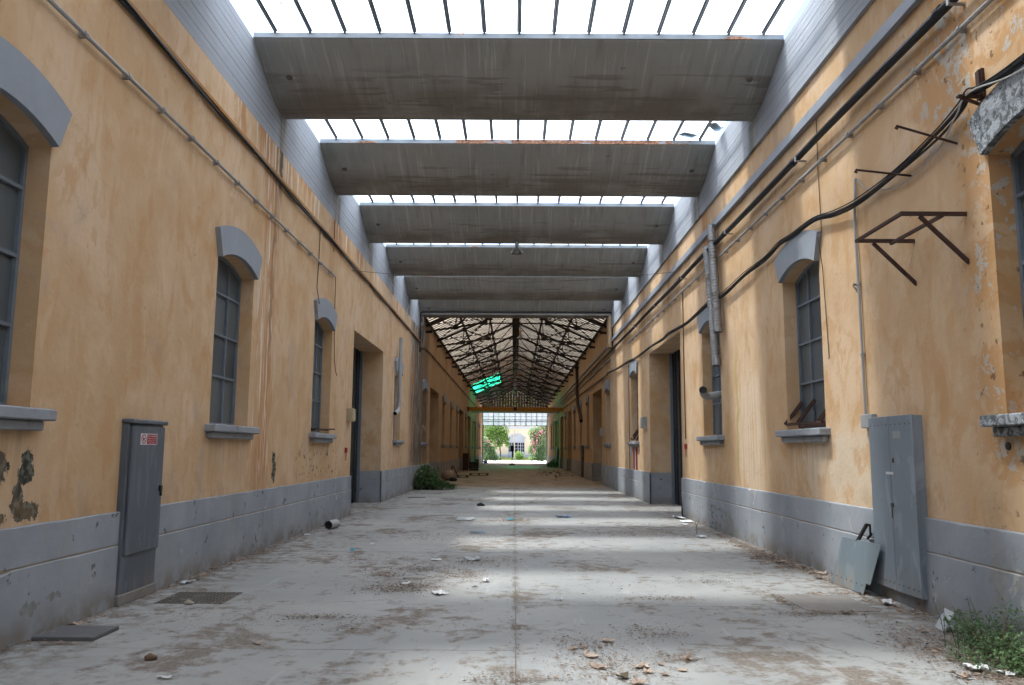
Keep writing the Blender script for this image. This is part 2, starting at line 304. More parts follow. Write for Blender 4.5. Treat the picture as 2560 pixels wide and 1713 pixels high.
def m_glaze(name, tint, transl, trans, dirt=0.3, sc=2.0):
    """translucent sheet: part of the light passes straight, part is scattered"""
    t = NT(name); n = t.noise(sc, det=6); n2 = t.noise(1.0, t.scl(t.pos(), (9, 1.2, 1.2)), det=5)
    col = t.mix(t.ss(n, 0.35, 0.7), tint, tuple(v * (1 - dirt) for v in tint))
    col = t.mix(t.ss(n2, 0.56, 0.75, 0, dirt), col, tuple(v * 0.5 for v in tint))
    tl = t.n.new('ShaderNodeBsdfTranslucent'); t.put(tl.inputs[0], col)
    df = t.n.new('ShaderNodeBsdfDiffuse'); t.put(df.inputs[0], col)
    m1 = t.n.new('ShaderNodeMixShader'); m1.inputs[0].default_value = transl
    t.l.new(df.outputs[0], m1.inputs[1]); t.l.new(tl.outputs[0], m1.inputs[2])
    tr = t.n.new('ShaderNodeBsdfTransparent'); t.put(tr.inputs[0], tint)
    m2 = t.n.new('ShaderNodeMixShader'); m2.inputs[0].default_value = trans
    t.l.new(m1.outputs[0], m2.inputs[1]); t.l.new(tr.outputs[0], m2.inputs[2])
    t.l.new(m2.outputs[0], t.out.inputs[0]); return t.m

def m_leaf(name, c0, c1, c2=None, tl=0.35):
    t = NT(name); n = t.noise(9.0, det=3); n2 = t.noise(1.1, det=3)
    c = t.mix(t.ss(n, 0.3, 0.7), c0, c1)
    if c2: c = t.mix(t.ss(n2, 0.45, 0.62), c, c2)
    d = t.n.new('ShaderNodeBsdfPrincipled'); t.put(d.inputs['Base Color'], c); d.inputs['Roughness'].default_value = 0.55
    d.inputs['Specular IOR Level'].default_value = 0.25
    tr = t.n.new('ShaderNodeBsdfTranslucent'); t.put(tr.inputs[0], c)
    m = t.n.new('ShaderNodeMixShader'); m.inputs[0].default_value = tl
    t.l.new(d.outputs[0], m.inputs[1]); t.l.new(tr.outputs[0], m.inputs[2]); t.l.new(m.outputs[0], t.out.inputs[0]); return t.m

M = {}
M['ochreL'] = m_ochre(-1); M['ochreR'] = m_ochre(1)
M['plinth'] = m_plinth(); M['white'] = m_whitewash(); M['trough'] = m_trough(); M['rim'] = m_rim(); M['floor'] = m_floor()
M['sill'] = m_plain('grey_painted_stone', (0.265, 0.285, 0.315), 0.75, var=0.18, sc=5, bump=0.3, dirt=(0.20, 0.19, 0.18))
M['lintel'] = m_plain('grey_painted_lintel', (0.255, 0.28, 0.315), 0.8, var=0.14, sc=3, bump=0.2)
t = NT('flaking_lintel_stone'); a = t.noise(11, det=9, ro=0.75, dist=0.5); b = t.noise(26, det=6)
M['lintel_old'] = t.done(t.mix(t.ss(a, 0.46, 0.52), (0.12, 0.13, 0.135), t.mix(b, (0.27, 0.30, 0.33), (0.44, 0.47, 0.50))), 0.9, t.bump(t.ma('ADD', a, t.ma('MULTIPLY', b, 0.5)), 0.9, 0.05))
M['steel_frame'] = m_plain('grey_blue_window_steel', (0.15, 0.18, 0.215), 0.55, var=0.2, sc=9)
M['pane'] = m_pane_dirty()
M['void'] = m_plain('dark_interior', (0.018, 0.018, 0.02), 0.9, var=0.3)  # near-black colour stands in for unlit rooms behind glass
M['door'] = m_plain('black_door_steel', (0.022, 0.023, 0.026), 0.55, var=0.3, sc=2)
M['glass'] = m_glaze('frosted_skylight_glass', (0.92, 0.955, 0.985), 0.9, 0.53, 0.18)
M['sheet'] = m_glaze('yellowed_roof_sheet', (0.25, 0.22, 0.18), 0.85, 0.03, 0.45)
M['sheet_dim'] = m_glaze('brown_roof_sheet', (0.20, 0.15, 0.11), 0.7, 0.03, 0.4)  # coloured darker so less daylight comes through over the far hall
M['sheet_white'] = m_glaze('clear_roof_sheet', (0.88, 0.88, 0.86), 0.85, 0.35, 0.2)
M['sheet_green'] = m_glaze('green_roof_sheet', (0.018, 0.44, 0.235), 0.95, 0.22, 0.5, 1.2)
M['transom'] = m_glaze('frosted_transom_glass', (0.50, 0.57, 0.62), 0.8, 0.3, 0.25)
M['bar'] = m_plain('dark_blue_grey_bar', (0.055, 0.068, 0.08), 0.5, var=0.3, sc=12)
M['board'] = m_plain('dark_roof_timber', (0.042, 0.028, 0.02), 0.85, var=0.35, sc=3)
M['truss'] = m_plain('rusty_truss_steel', (0.03, 0.021, 0.017), 0.8, var=0.4, sc=5)
M['rust'] = m_plain('brown_rusted_steel', (0.055, 0.028, 0.022), 0.75, var=0.4, sc=14, bump=0.3)
M['galv'] = m_plain('galvanised_conduit', (0.33, 0.33, 0.33), 0.5, 0.35, var=0.25, sc=8)
M['duct'] = m_plain('galvanised_duct', (0.27, 0.275, 0.28), 0.45, 0.45, var=0.25, sc=5, dirt=(0.16, 0.14, 0.11))
M['pvc'] = m_plain('grey_plastic_pipe', (0.30, 0.31, 0.32), 0.5, var=0.12, sc=4)
M['rubber'] = m_plain('black_cable_rubber', (0.016, 0.017, 0.02), 0.55, var=0.3, sc=9)
M['wire'] = m_plain('thin_wire', (0.07, 0.055, 0.045), 0.6, var=0.3)
M['grey_wire'] = m_plain('grey_wire', (0.34, 0.34, 0.33), 0.6, var=0.15)
M['joint'] = m_plain('ochre_stained_joint', (0.30, 0.24, 0.18), 0.9, var=0.3, sc=3)
M['ledge'] = m_plain('grey_painted_channel', (0.27, 0.30, 0.345), 0.6, var=0.2, sc=3)
M['ledge_ochre'] = m_plain('rusty_ochre_ledge', (0.36, 0.18, 0.06), 0.8, var=0.3, sc=4)
M['cabL'] = m_panel('dark_grey_cabinet', (0.076, 0.092, 0.112), (0.10, 0.118, 0.14))
M['cabR'] = m_panel('blue_grey_cabinet', (0.145, 0.178, 0.215), (0.205, 0.238, 0.275))
M['leansheet'] = m_panel('pale_blue_sheet', (0.12, 0.155, 0.178), (0.155, 0.19, 0.212))
M['sticker_w'] = m_plain('white_sticker', (0.62, 0.62, 0.62), 0.5, var=0.06)
M['sticker_r'] = m_plain('red_sticker', (0.33, 0.035, 0.05), 0.5, var=0.08)
M['black'] = m_plain('black_paint', (0.015, 0.015, 0.017), 0.5, var=0.2)
M['boxg'] = m_plain('grey_plastic_box', (0.27, 0.285, 0.29), 0.5, var=0.1)
M['boxy'] = m_plain('yellowed_box', (0.36, 0.30, 0.19), 0.55, var=0.15)
M['red'] = m_plain('red_paint', (0.30, 0.03, 0.035), 0.5, var=0.2)
M['iron'] = m_plain('cast_iron_cover', (0.105, 0.095, 0.085), 0.75, 0.1, var=0.3, sc=9, bump=0.4, dirt=(0.22, 0.19, 0.16))
M['slab'] = m_plain('dirty_concrete_cover', (0.21, 0.195, 0.18), 0.9, var=0.2, sc=7, bump=0.5)
M['slate'] = m_plain('dark_steel_plate', (0.115, 0.115, 0.12), 0.7, 0.1, var=0.2, sc=6, dirt=(0.16, 0.13, 0.11))
M['paper'] = m_plain('white_paper', (0.55, 0.555, 0.56), 0.8, var=0.06)
M['blue'] = m_plain('blue_plastic', (0.08, 0.22, 0.45), 0.4, var=0.1)
M['teal'] = m_plain('teal_wrapper', (0.03, 0.30, 0.42), 0.4, var=0.1)
M['plaster_bit'] = m_plain('plaster_fragment', (0.38, 0.40, 0.42), 0.85, var=0.15, sc=12)
M['stone'] = m_plain('pale_stone', (0.40, 0.37, 0.32), 0.85, var=0.2, sc=14, bump=0.5)
M['leafd'] = m_leaf('dry_leaf', (0.22, 0.155, 0.115), (0.42, 0.325, 0.26), None, 0.15)
M['leafmix'] = m_leaf('mixed_dry_leaf', (0.19, 0.125, 0.085), (0.43, 0.34, 0.27), (0.34, 0.25, 0.18), 0.1)
M['leafpale'] = m_leaf('pale_dry_leaf', (0.36, 0.27, 0.20), (0.50, 0.41, 0.33), None, 0.1)
M['litter'] = m_leaf('leaf_crumbs', (0.12, 0.088, 0.065), (0.37, 0.28, 0.21), (0.22, 0.165, 0.125), 0.2)
M['weed'] = m_leaf('weed_leaf', (0.06, 0.115, 0.045), (0.13, 0.20, 0.085), (0.085, 0.14, 0.065))
M['bush'] = m_leaf('shrub_leaf', (0.055, 0.11, 0.04), (0.10, 0.165, 0.06), None)
M['treeleaf'] = m_leaf('tree_leaf', (0.11, 0.22, 0.05), (0.25, 0.38, 0.09), (0.16, 0.30, 0.07), 0.5)
M['oleander'] = m_leaf('oleander_leaf', (0.12, 0.21, 0.09), (0.24, 0.35, 0.17), None, 0.5)
M['pink'] = m_leaf('pink_flower', (0.50, 0.12, 0.20), (0.62, 0.25, 0.32), None, 0.3)
M['grass'] = m_leaf('dry_grass', (0.12, 0.17, 0.045), (0.24, 0.27, 0.09), None, 0.3)
M['stem'] = m_plain('brown_stem', (0.09, 0.07, 0.045), 0.9, var=0.3)
M['wood'] = m_plain('grey_brown_wood', (0.13, 0.085, 0.055), 0.85, var=0.35, sc=7)
M['woodred'] = m_plain('dark_red_box', (0.06, 0.028, 0.022), 0.8, var=0.3)
M['yellow'] = m_plain('yellow_crane_paint', (0.50, 0.235, 0.035), 0.6, var=0.18, sc=1.5, dirt=(0.20, 0.10, 0.03))
M['sack'] = m_plain('pale_sack', (0.32, 0.23, 0.16), 0.9, var=0.2, sc=8, bump=0.5)
M['ground'] = m_plain('pale_courtyard_ground', (0.50, 0.48, 0.45), 0.95, var=0.12, sc=0.6)
M['earth'] = m_plain('outside_earth', (0.26, 0.23, 0.18), 0.95, var=0.25, sc=0.15)
M['backwall'] = m_plain('pale_ochre_facade', (0.64, 0.53, 0.39), 0.9, var=0.1, sc=0.7)
M['backtrim'] = m_plain('pale_grey_trim', (0.42, 0.44, 0.48), 0.8, var=0.1)
M['lamp'] = m_plain('dull_lamp_metal', (0.17, 0.165, 0.155), 0.35, 0.5, var=0.2, sc=9)
M['lampcap'] = m_plain('amber_lamp_cap', (0.42, 0.19, 0.04), 0.5, var=0.2)
M['greenpanel'] = m_plain('dull_green_panel', (0.045, 0.13, 0.10), 0.6, var=0.2)
M['pole'] = m_plain('pale_post', (0.42, 0.37, 0.31), 0.7, var=0.1)
M['bark'] = m_plain('tree_bark', (0.10, 0.08, 0.06), 0.95, var=0.3, sc=4)
M['tile'] = m_plain('mossy_tile', (0.065, 0.08, 0.045), 0.9, var=0.4, sc=9)
M['outer'] = m_plain('outer_render', (0.45, 0.33, 0.2), 0.9, var=0.1, sc=0.5)
M['gable'] = m_plain('brown_gable_boards', (0.10, 0.066, 0.05), 0.85, var=0.25, sc=2)

# ------------------------------------------------------------------ mesh helpers
ORG = {}
class MB:
    def __init__(s): s.v = []; s.f = []; s.mi = []; s.cur = 0
    def quad(s, *p):
        i = len(s.v); s.v.extend(tuple(q) for q in p); s.f.append(tuple(range(i, i + len(p)))); s.mi.append(s.cur); return s
    def box(s, x0, x1, y0, y1, z0, z1, skip=''):
        a = [(x, y, z) for z in (z0, z1) for y in (y0, y1) for x in (x0, x1)]
        i = len(s.v); s.v.extend(a)
        for k, f in (('b', (0, 2, 3, 1)), ('t', (4, 5, 7, 6)), ('f', (0, 1, 5, 4)), ('k', (2, 6, 7, 3)), ('l', (0, 4, 6, 2)), ('r', (1, 3, 7, 5))):
            if k not in skip: s.f.append(tuple(i + q for q in f)); s.mi.append(s.cur)
        return s
    def obox(s, c, ax, ay, az):
        """box about centre c with half-axis vectors"""
        c = Vector(c); ax = Vector(ax); ay = Vector(ay); az = Vector(az); i = len(s.v)
        for k in (-1, 1):
            for j in (-1, 1):
                for h in (-1, 1): s.v.append(tuple(c + ax * h + ay * j + az * k))
        for f in ((0, 2, 3, 1), (4, 5, 7, 6), (0, 1, 5, 4), (2, 6, 7, 3), (0, 4, 6, 2), (1, 3, 7, 5)): s.f.append(tuple(i + q for q in f)); s.mi.append(s.cur)
        return s
    def beam(s, a, b, w, h, up=(0, 0, 1)):
        a = Vector(a); b = Vector(b); d = (b - a); L = d.length; d.normalize(); u = Vector(up)
        sd = d.cross(u)
        if sd.length < 1e-4: sd = d.cross(Vector((1, 0, 0)))
        sd.normalize(); u2 = sd.cross(d).normalized()
        return s.obox((a + b) / 2, d * (L / 2), sd * (w / 2), u2 * (h / 2))
    def tube(s, pts, r, n=8, cap=True):
        pts = [Vector(p) for p in pts]; m = len(pts); rs = r if isinstance(r, (list, tuple)) else [r] * m
        i0 = len(s.v); t0 = (pts[1] - pts[0]).normalized()
        u = t0.orthogonal().normalized()
        for k, p in enumerate(pts):
            t = (pts[min(k + 1, m - 1)] - pts[max(k - 1, 0)])
            t = t.normalized() if t.length > 1e-9 else t0
            u = (u - t * u.dot(t)); u = u.normalized() if u.length > 1e-6 else t.orthogonal().normalized()
            w = t.cross(u)
            for j in range(n):
                a = 2 * math.pi * j / n; s.v.append(tuple(p + (u * math.cos(a) + w * math.sin(a)) * rs[k]))
        for k in range(m - 1):
            for j in range(n):
                a = i0 + k * n + j; b = i0 + k * n + (j + 1) % n
                s.f.append((a, b, b + n, a + n)); s.mi.append(s.cur)
        if cap:
            s.f.append(tuple(i0 + j for j in reversed(range(n)))); s.mi.append(s.cur)
            s.f.append(tuple(i0 + (m - 1) * n + j for j in range(n))); s.mi.append(s.cur)
        return s
    def prism_x(s, prof, x0, x1, caps=True):
        """(y,z) profile extruded along x"""
        n = len(prof); i = len(s.v)
        s.v.extend((x0, y, z) for y, z in prof); s.v.extend((x1, y, z) for y, z in prof)
        for k in range(n):
            b = (k + 1) % n; s.f.append((i + k, i + b, i + n + b, i + n + k)); s.mi.append(s.cur)
        if caps: s.f.append(tuple(range(i, i + n))); s.mi.append(s.cur); s.f.append(tuple(reversed(range(i + n, i + 2 * n)))); s.mi.append(s.cur)
        return s
    def build(s, name, mat, parent=None, smooth=False, bevel=0.0, share=None):
        o0 = ORG.get(parent.name, Vector((0, 0, 0))) if parent else Vector((0, 0, 0))
        me = bpy.data.meshes.new(name)
        me.from_pydata([(x - o0.x, y - o0.y, z - o0.z) for x, y, z in s.v], [], s.f)
        mats = mat if isinstance(mat, (list, tuple)) else [mat]
        for k in mats: me.materials.append(M[k])
        if len(mats) > 1: me.polygons.foreach_set('material_index', s.mi)
        bm = bmesh.new(); bm.from_mesh(me)
        if bevel: bmesh.ops.remove_doubles(bm, verts=bm.verts, dist=1e-5)
        bmesh.ops.recalc_face_normals(bm, faces=bm.faces)
        if bevel: bmesh.ops.bevel(bm, geom=[e for e in bm.edges], offset=bevel, segments=1, affect='EDGES', clamp_overlap=True)
        bm.to_mesh(me); bm.free()
        if smooth: me.polygons.foreach_set('use_smooth', [True] * len(me.polygons))
        me.update()
        o = bpy.data.objects.new(name, me); COL.objects.link(o)
        if parent: o.parent = parent; ORG[o.name] = o0
        else: ORG[o.name] = Vector((0, 0, 0))
        return o

def tag(o, label=None, cat=None, group=None, kind=None):
    if label: o['label'] = label
    if cat: o['category'] = cat
    if group: o['group'] = group
    if kind: o['kind'] = kind
    return o
def thing(name, label, cat, loc=(0, 0, 0), group=None):
    o = bpy.data.objects.new(name, None); COL.objects.link(o); o.location = loc; o.empty_display_size = 0.2
    ORG[o.name] = Vector(loc); return tag(o, label, cat, group)
def solo(mb, name, mat, label, cat, group=None, kind=None, base=None, **k):
    """a thing that is one mesh, its origin at its base"""
    vs = np.array(mb.v); b = Vector(base) if base else Vector(((vs[:, 0].min() + vs[:, 0].max()) / 2, (vs[:, 1].min() + vs[:, 1].max()) / 2, vs[:, 2].min()))
    mb.v = [(x - b.x, y - b.y, z - b.z) for x, y, z in mb.v]
    o = mb.build(name, mat, **k); o.location = b; ORG[o.name] = b
    return tag(o, label, cat, group, kind)
def copy_tree(o, dx, parent=None):
    c = o.copy(); COL.objects.link(c)
    if parent: c.parent = parent
    else: c.location = o.location + Vector(dx)
    for ch in o.children: copy_tree(ch, dx, c)
    return c

XL, XR = -4.10, 4.20; END = 104.5
WT = 0.85                                    # wall thickness

# ------------------------------------------------------------------ ground and floor
g = MB(); g.quad((-700, -500, -0.12), (700, -500, -0.12), (700, 900, -0.12), (-700, 900, -0.12)); tag(g.build('ground', 'earth'), kind='structure')
fl = MB(); fl.box(-5.3, 5.4, -16, END + 0.3, -0.11, -0.012); fl = tag(fl.build('floor', 'slab'), kind='structure')
ys = [-16, -8.8, -4.4, 0.0, 4.4, 8.8] + [8.8 + 4.4 * k for k in range(1, 22)]
ys = [v for v in ys if v < END - 1] + [END + 0.3]
for k in range(len(ys) - 1):
    for sx in (0, 1):
        y0, y1 = ys[k], ys[k + 1]
        if sx == 0 and abs(y0 - 4.4) < .01:
            cuts = [(4.4, 6.85), (6.85, 8.8)]
        else: cuts = [(y0, y1)]
        for a, b in cuts:
            m = MB(); gx = 0.0035; gy = 0.002
            xa, xb = (-5.3, 0.02 - gx) if sx == 0 else (0.02 + gx, 5.4)
            m.box(xa, xb, a + gy, b - gy, -0.05, R.uniform(-0.0012, 0.0012), skip='b'); m.build('floor_slab', 'floor', fl)
cg = MB(); cg.box(-60, 60, END + 0.3, 190, -0.11, -0.02); tag(cg.build('courtyard_ground', 'ground'), kind='structure')

# ------------------------------------------------------------------ walls with windows and doors
WIN_L = [(-12.0, -10.4), (-6.3, -4.7), (-0.4, 1.2), (5.35, 6.91), (11.0, 12.57), (16.52, 18.13), (27.78, 29.36), (36.25, 37.9), (46.4, 48.1), (52.1, 53.65), (57.6, 59.2), (68.2, 69.85), (80.1, 81.7), (91.3, 92.8), (95.6, 97.1)]
DOOR_L = [(20.6, 25.28), (39.55, 44.2), (60.6, 65.9), (72.05, 76.3), (83.6, 87.6)]
WIN_R = [(-12.0, -10.4), (-6.3, -4.7), (-0.4, 1.2), (5.42, 7.0), (11.08, 12.62), (16.6, 18.2), (27.8, 29.43), (35.95, 37.6), (46.2, 47.75), (51.3, 52.7), (56.5, 58.05), (66.6, 68.3), (78.2, 80.1), (87.3, 89.4), (92.4, 94.7)]
DOOR_R = [(20.62, 25.42), (39.48, 44.05), (60.4, 64.95), (70.8, 75.2), (81.0, 85.7)]
ZS, ZSP, RISE, ZD, ZP = 1.93, 4.23, 0.16, 4.62, 0.95
def arc(y0, y1, z, rise, n=10):
    """circular arc from (y0,z) over the middle (z+rise) to (y1,z)"""
    h = (y1 - y0) / 2; r = (h * h + rise * rise) / (2 * rise); cz = z + rise - r; cyy = (y0 + y1) / 2; a = math.asin(min(1, h / r))
    return [(cyy + r * math.sin(-a + 2 * a * k / n), cz + r * math.cos(-a + 2 * a * k / n)) for k in range(n + 1)]

def build_wall(sd, X, wins, doors, mat, label, ztop1):
    """sd -1 left, +1 right; inner face at x = X, depth runs outwards"""
    def dx(d): return X + sd * d
    root = thing('factory_wall', label, 'wall', (X, 35, 0))
    holes = sorted([(a, b, 'w') for a, b in wins] + [(a, b, 'd') for a, b in doors])
    m = MB()
    def face(y0, z0, y1, z1): m.quad((X, y0, z0), (X, y1, z0), (X, y1, z1), (X, y0, z1))
    def tops(y): return ztop1 if y < 35.0 else 7.50
    def span(y0, y1, z0):                                      # plain wall, split where the roof changes
        if y1 <= y0: return
        if y0 < 35.0 < y1:
            face(y0, z0, 35.0, ztop1); face(35.0, z0, y1, 7.5)
        else: face(y0, z0, y1, tops((y0 + y1) / 2))
    y = -16.0
    for a, b, k in holes:
        span(y, a, 0.0)
        if k == 'd':
            span(a, b, ZD)
            dp = 0.76
            m.quad((X, a, ZD), (X, b, ZD), (dx(dp), b, ZD), (dx(dp), a, ZD))
            for yy in (a, b): m.quad((X, yy, ZP), (dx(dp), yy, ZP), (dx(dp), yy, ZD), (X, yy, ZD))
        else:
            face(a, 0.0, b, ZS)
            ar = arc(a, b, ZSP, RISE, 12); dp = 0.30
            for (p, q) in zip(ar[:-1], ar[1:]):
                m.quad((X, p[0], p[1]), (X, q[0], q[1]), (X, q[0], tops(p[0])), (X, p[0], tops(p[0])))
                m.quad((X, p[0], p[1]), (X, q[0], q[1]), (dx(dp), q[0], q[1]), (dx(dp), p[0], p[1]))
            for yy in (a, b): m.quad((X, yy, ZS), (dx(dp), yy, ZS), (dx(dp), yy, ZSP), (X, yy, ZSP))
            m.quad((X, a, ZS), (X, b, ZS), (dx(dp), b, ZS), (dx(dp), a, ZS))
        y = b
    span(y, END, 0.0)
    # top, end and outer skin
    m.quad((X, -16, ztop1), (X, 35, ztop1), (dx(WT), 35, ztop1), (dx(WT), -16, ztop1))
    m.quad((X, 35, 7.5), (X, END, 7.5), (dx(WT), END, 7.5), (dx(WT), 35, 7.5))
    m.quad((X, END, 0), (dx(WT), END, 0), (dx(WT), END, 7.5), (X, END, 7.5))
    m.quad((dx(WT), -16, -0.1), (dx(WT), END, -0.1), (dx(WT), END, 7.5), (dx(WT), -16, 7.5))
    m.build('plaster', mat, root)
    # whitewashed board-marked concrete above the plaster
    xi = X if sd < 0 else X - 0.05
    for z0, z1 in ((0, 0),):
        c = MB(); zz = [ztop1 + (7.94 - ztop1) * k / 11 for k in range(12)]
        for k in range(11):
            o = (0.0, 0.004, 0.001, 0.006, 0.002, 0.005, 0.0, 0.003, .001, .004, .002)[k] * 0.5
            a, b = zz[k] + 0.003, zz[k + 1] - 0.003
            c.box(*sorted((xi + sd * o, xi + sd * 0.30)), -16, 34.9, a, b)
        c.box(*sorted((xi + sd * 0.012, xi + sd * 0.29)), -16, 34.89, ztop1 + 0.002, 7.93)
        c.build('concrete_band', 'white', root)
    # plinth in two courses, stopping at the doors
    segs = []; y = -16.0
    for a, b in doors: segs.append((y, a)); y = b
    segs.append((y, END - 0.05))
    for a, b in segs:
        for z0, z1, pr in ((0.0, 0.609, 0.045), (0.622, ZP, 0.04)):
            c = MB(); n = max(1, int((b - a) / 3)); rr = random.Random(int(a * 7 + z0 * 100 + sd))
            yy = [a + (b - a) * k / n for k in range(n + 1)]
            n = max(2, int((b - a) / 0.16)); st = []
            for k in range(n + 1):
                yy = a + (b - a) * k / n; ch = 0.006 + abs(rr.gauss(0, .004)); zt = z1 + rr.gauss(0, .0016); pf = pr + rr.gauss(0, .0012)
                if rr.random() < .05 and 0 < k < n: ch = rr.uniform(.015, .035)
                zb_ = z0 + (0.0 if z0 == 0 else rr.gauss(0, .0012)); cb = 0.004
                st.append([(dx(-0.001), yy, zb_), (dx(-pf + cb), yy, zb_), (dx(-pf), yy, zb_ + cb), (dx(-pf), yy, zt - ch), (dx(-pf + min(ch, pr - .004)), yy, zt), (dx(-0.001), yy, zt)])
            i0 = len(c.v)
            for q_ in st: c.v.extend(q_)
            for k in range(n):
                for e in range(5): c.f.append((i0 + k * 6 + e, i0 + k * 6 + e + 1, i0 + (k + 1) * 6 + e + 1, i0 + (k + 1) * 6 + e)); c.mi.append(0)
            for k in (0, n): c.f.append(tuple(i0 + k * 6 + e for e in range(6))); c.mi.append(0)
            c.build('plinth_course', 'plinth', root)
        c = MB(); c.box(*sorted((dx(-0.034), dx(-0.002))), a + 0.01, b - 0.01, 0.60, 0.63); c.build('plinth_joint', 'joint', root)
    # grey paint in the door reveals, then the doors
    for a, b in doors:
        c = MB()
        for yy in (a, b): c.quad((dx(-0.04), yy, 0), (dx(0.76), yy, 0), (dx(0.76), yy, ZP), (dx(-0.04), yy, ZP))
        c.build('reveal_paint', 'plinth', root)
        d = MB(); xx = dx(0.72); d.box(*sorted((xx, xx + sd * 0.05)), a - 0.05, b + 0.05, 0.02, ZD + 0.05)
        n = 9
        for k in range(n + 1):
            yy = a + 0.08 + (b - a - 0.16) * k / n; d.box(*sorted((xx - sd * 0.035, xx)), yy - 0.03, yy + 0.03, 0.02, ZD)
        dd = d.build('door', 'door', root)
        c = MB(); c.box(*sorted((xx - sd * 0.10, xx - sd * 0.02)), b - 0.13, b - 0.04, 0.0, ZD); c.build('door_post', 'steel_frame', dd)
    # windows
    for wi, (a, b) in enumerate(wins):
        near = b < 31; xg = dx(0.225)
        f = MB(); fx = sorted((xg - sd * 0.025, xg + sd * 0.03))
        zr = [2.635, 3.24, 3.84]; cols = 2 if near else 1
        yv = [a + (b - a) * (k + 1) / (cols + 1) for k in range(cols)]
        f.box(*fx, a, a + 0.04, ZS, ZSP); f.box(*fx, b - 0.04, b, ZS, ZSP); f.box(*fx, a + .04, b - .04, ZS, ZS + 0.045)
        ar = arc(a + 0.005, b - 0.005, ZSP - 0.02, RISE, 8)
        for p, q in zip(ar[:-1], ar[1:]): f.beam((xg, p[0], p[1]), (xg, q[0], q[1]), 0.05, 0.04)
        for z in zr: f.box(fx[0] - 0.002, fx[1] + 0.002, a + 0.04, b - 0.04, z - 0.016, z + 0.016)
        def atop(yy): 
            for p, q in zip(ar[:-1], ar[1:]):
                if p[0] <= yy <= q[0]: return p[1] + (q[1] - p[1]) * (yy - p[0]) / (q[0] - p[0])
            return ZSP
        for yy in yv: f.box(*fx, yy - 0.015, yy + 0.015, ZS + .04, atop(yy))
        wo = f.build('window', 'steel_frame', root)
        ye = [a + 0.02] + yv + [b - 0.02]; ze = [ZS + 0.03] + zr + [None]
        broken = {(-1, 5): [(0, 0)], (1, 4): [(1, 0), (0, 0)]}.get((sd, wi), [])
        for ci in range(len(ye) - 1):
            for ri in range(4):
                p = MB(); y0, y1 = ye[ci], ye[ci + 1]; z0 = ze[ri]; tlt = R.uniform(-0.004, 0.004)
                if (ci, ri) in broken and sd > 0 and ci == 0 or ((ci, ri) in broken and sd < 0): 
                    mt = 'void'; xo = 0.10  # broken pane: near-black sheet set back for the unlit room
                else: mt = 'pane'; xo = 0
                xx = xg + sd * (0.008 + xo)
                if ze[ri + 1]: p.quad((xx, y0, z0), (xx + tlt, y1, z0), (xx + tlt, y1, ze[ri + 1]), (xx, y0, ze[ri + 1]))
                else:
                    pts = [(xx, y0, z0), (xx, y1, z0)] + [(xx, y1 + (y0 - y1) * k / 5, atop(min(max(y1 + (y0 - y1) * k / 5, a + .01), b - .01))) for k in range(6)]
                    p.quad(*pts)
                p.build('pane', mt, wo)
        bk = MB(); bk.quad((dx(0.295), a - .1, ZS - .1), (dx(0.295), b + .1, ZS - .1), (dx(0.295), b + .1, 4.6), (dx(0.295), a - .1, 4.6)); bk.build('dark_backing', 'void', wo)  # flat near-black sheet added for the darkness behind the panes
        old = sd > 0 and wi == 3
        s_ = MB(); oh = 0.16
        s_.box(*sorted((dx(-0.15), dx(0.20))), a - oh, b + oh, ZS - 0.105, ZS - 0.005); s_.build('sill', 'lintel_old' if old else 'sill', wo, bevel=0.012)
        s2 = MB(); s2.box(*sorted((dx(-0.085), dx(0.0))), a - oh + 0.07, b + oh - 0.07, ZS - 0.19, ZS - 0.107); s2.build('sill_moulding', 'lintel_old' if old else 'sill', wo, bevel=0.012)
        # arched lintel block
        L = MB(); inn = arc(a, b, ZSP, RISE, 12); out = arc(a - 0.16, b + 0.16, 4.60, 0.19, 12)
        pr = -0.07; jit = random.Random(wi * 3 + sd)
        for k in range(12):
            i0, i1, o0, o1 = inn[k], inn[k + 1], out[k], out[k + 1]
            L.quad((dx(pr), *i0), (dx(pr), *i1), (dx(pr), *o1), (dx(pr), *o0))
            L.quad((dx(pr), *o0), (dx(pr), *o1), (dx(0.0), *o1), (dx(0.0), *o0))
            L.quad((dx(pr), *i0), (dx(pr), *i1), (dx(0.0), *i1), (dx(0.0), *i0))
        for i, o in ((inn[0], out[0]), (inn[-1], out[-1])): L.quad((dx(pr), *i), (dx(pr), *o), (dx(0), *o), (dx(0), *i))
        L.build('lintel', 'lintel_old' if old else 'lintel', wo)
        # propped-open hoppers with rusty stays
        if (sd, wi) in ((1, 4), (1, 6), (-1, 5)):
            h = MB(); zt = 2.60; xo = dx(0.20); zb = 1.985
            out_x = dx(-0.02) if sd > 0 else dx(0.02)
            for yy in ((a + 0.06, (a + b) / 2 + 0.14, b - 0.10) if sd > 0 else (a + 0.1, b - 0.1)):
                if sd < 0: continue
                h.beam((xo, yy, 2.36), (out_x, yy + 0.16, zb + 0.03), 0.035, 0.05)
            h.beam((out_x, a + 0.05, zb + 0.02), (out_x, b - 0.05, zb + 0.03), 0.06, 0.035)
            if sd < 0: h.beam((out_x, a + 0.1, zb), (out_x + 0.1, b - 0.1, zb + 0.05), 0.16, 0.03)
            else: h.beam((dx(0.16), a + 0.05, zb), (dx(0.16), b - 0.05, zb), 0.04, 0.04)
            h.build('hopper_frame', 'rust', wo)
    return root
wallL = build_wall(-1, XL, WIN_L, DOOR_L, 'ochreL', 'long shaded ochre wall with grey plinth on the left of the hall', 6.75)
wallR = build_wall(1, XR, WIN_R, DOOR_R, 'ochreR', 'long sunlit ochre wall with peeling plaster on the right of the hall', 6.86)
rw = MB(); rw.box(-5.2, 5.3, -16.4, -16.02, -0.1, 8.4); tag(rw.build('rear_wall', 'outer'), kind='structure')

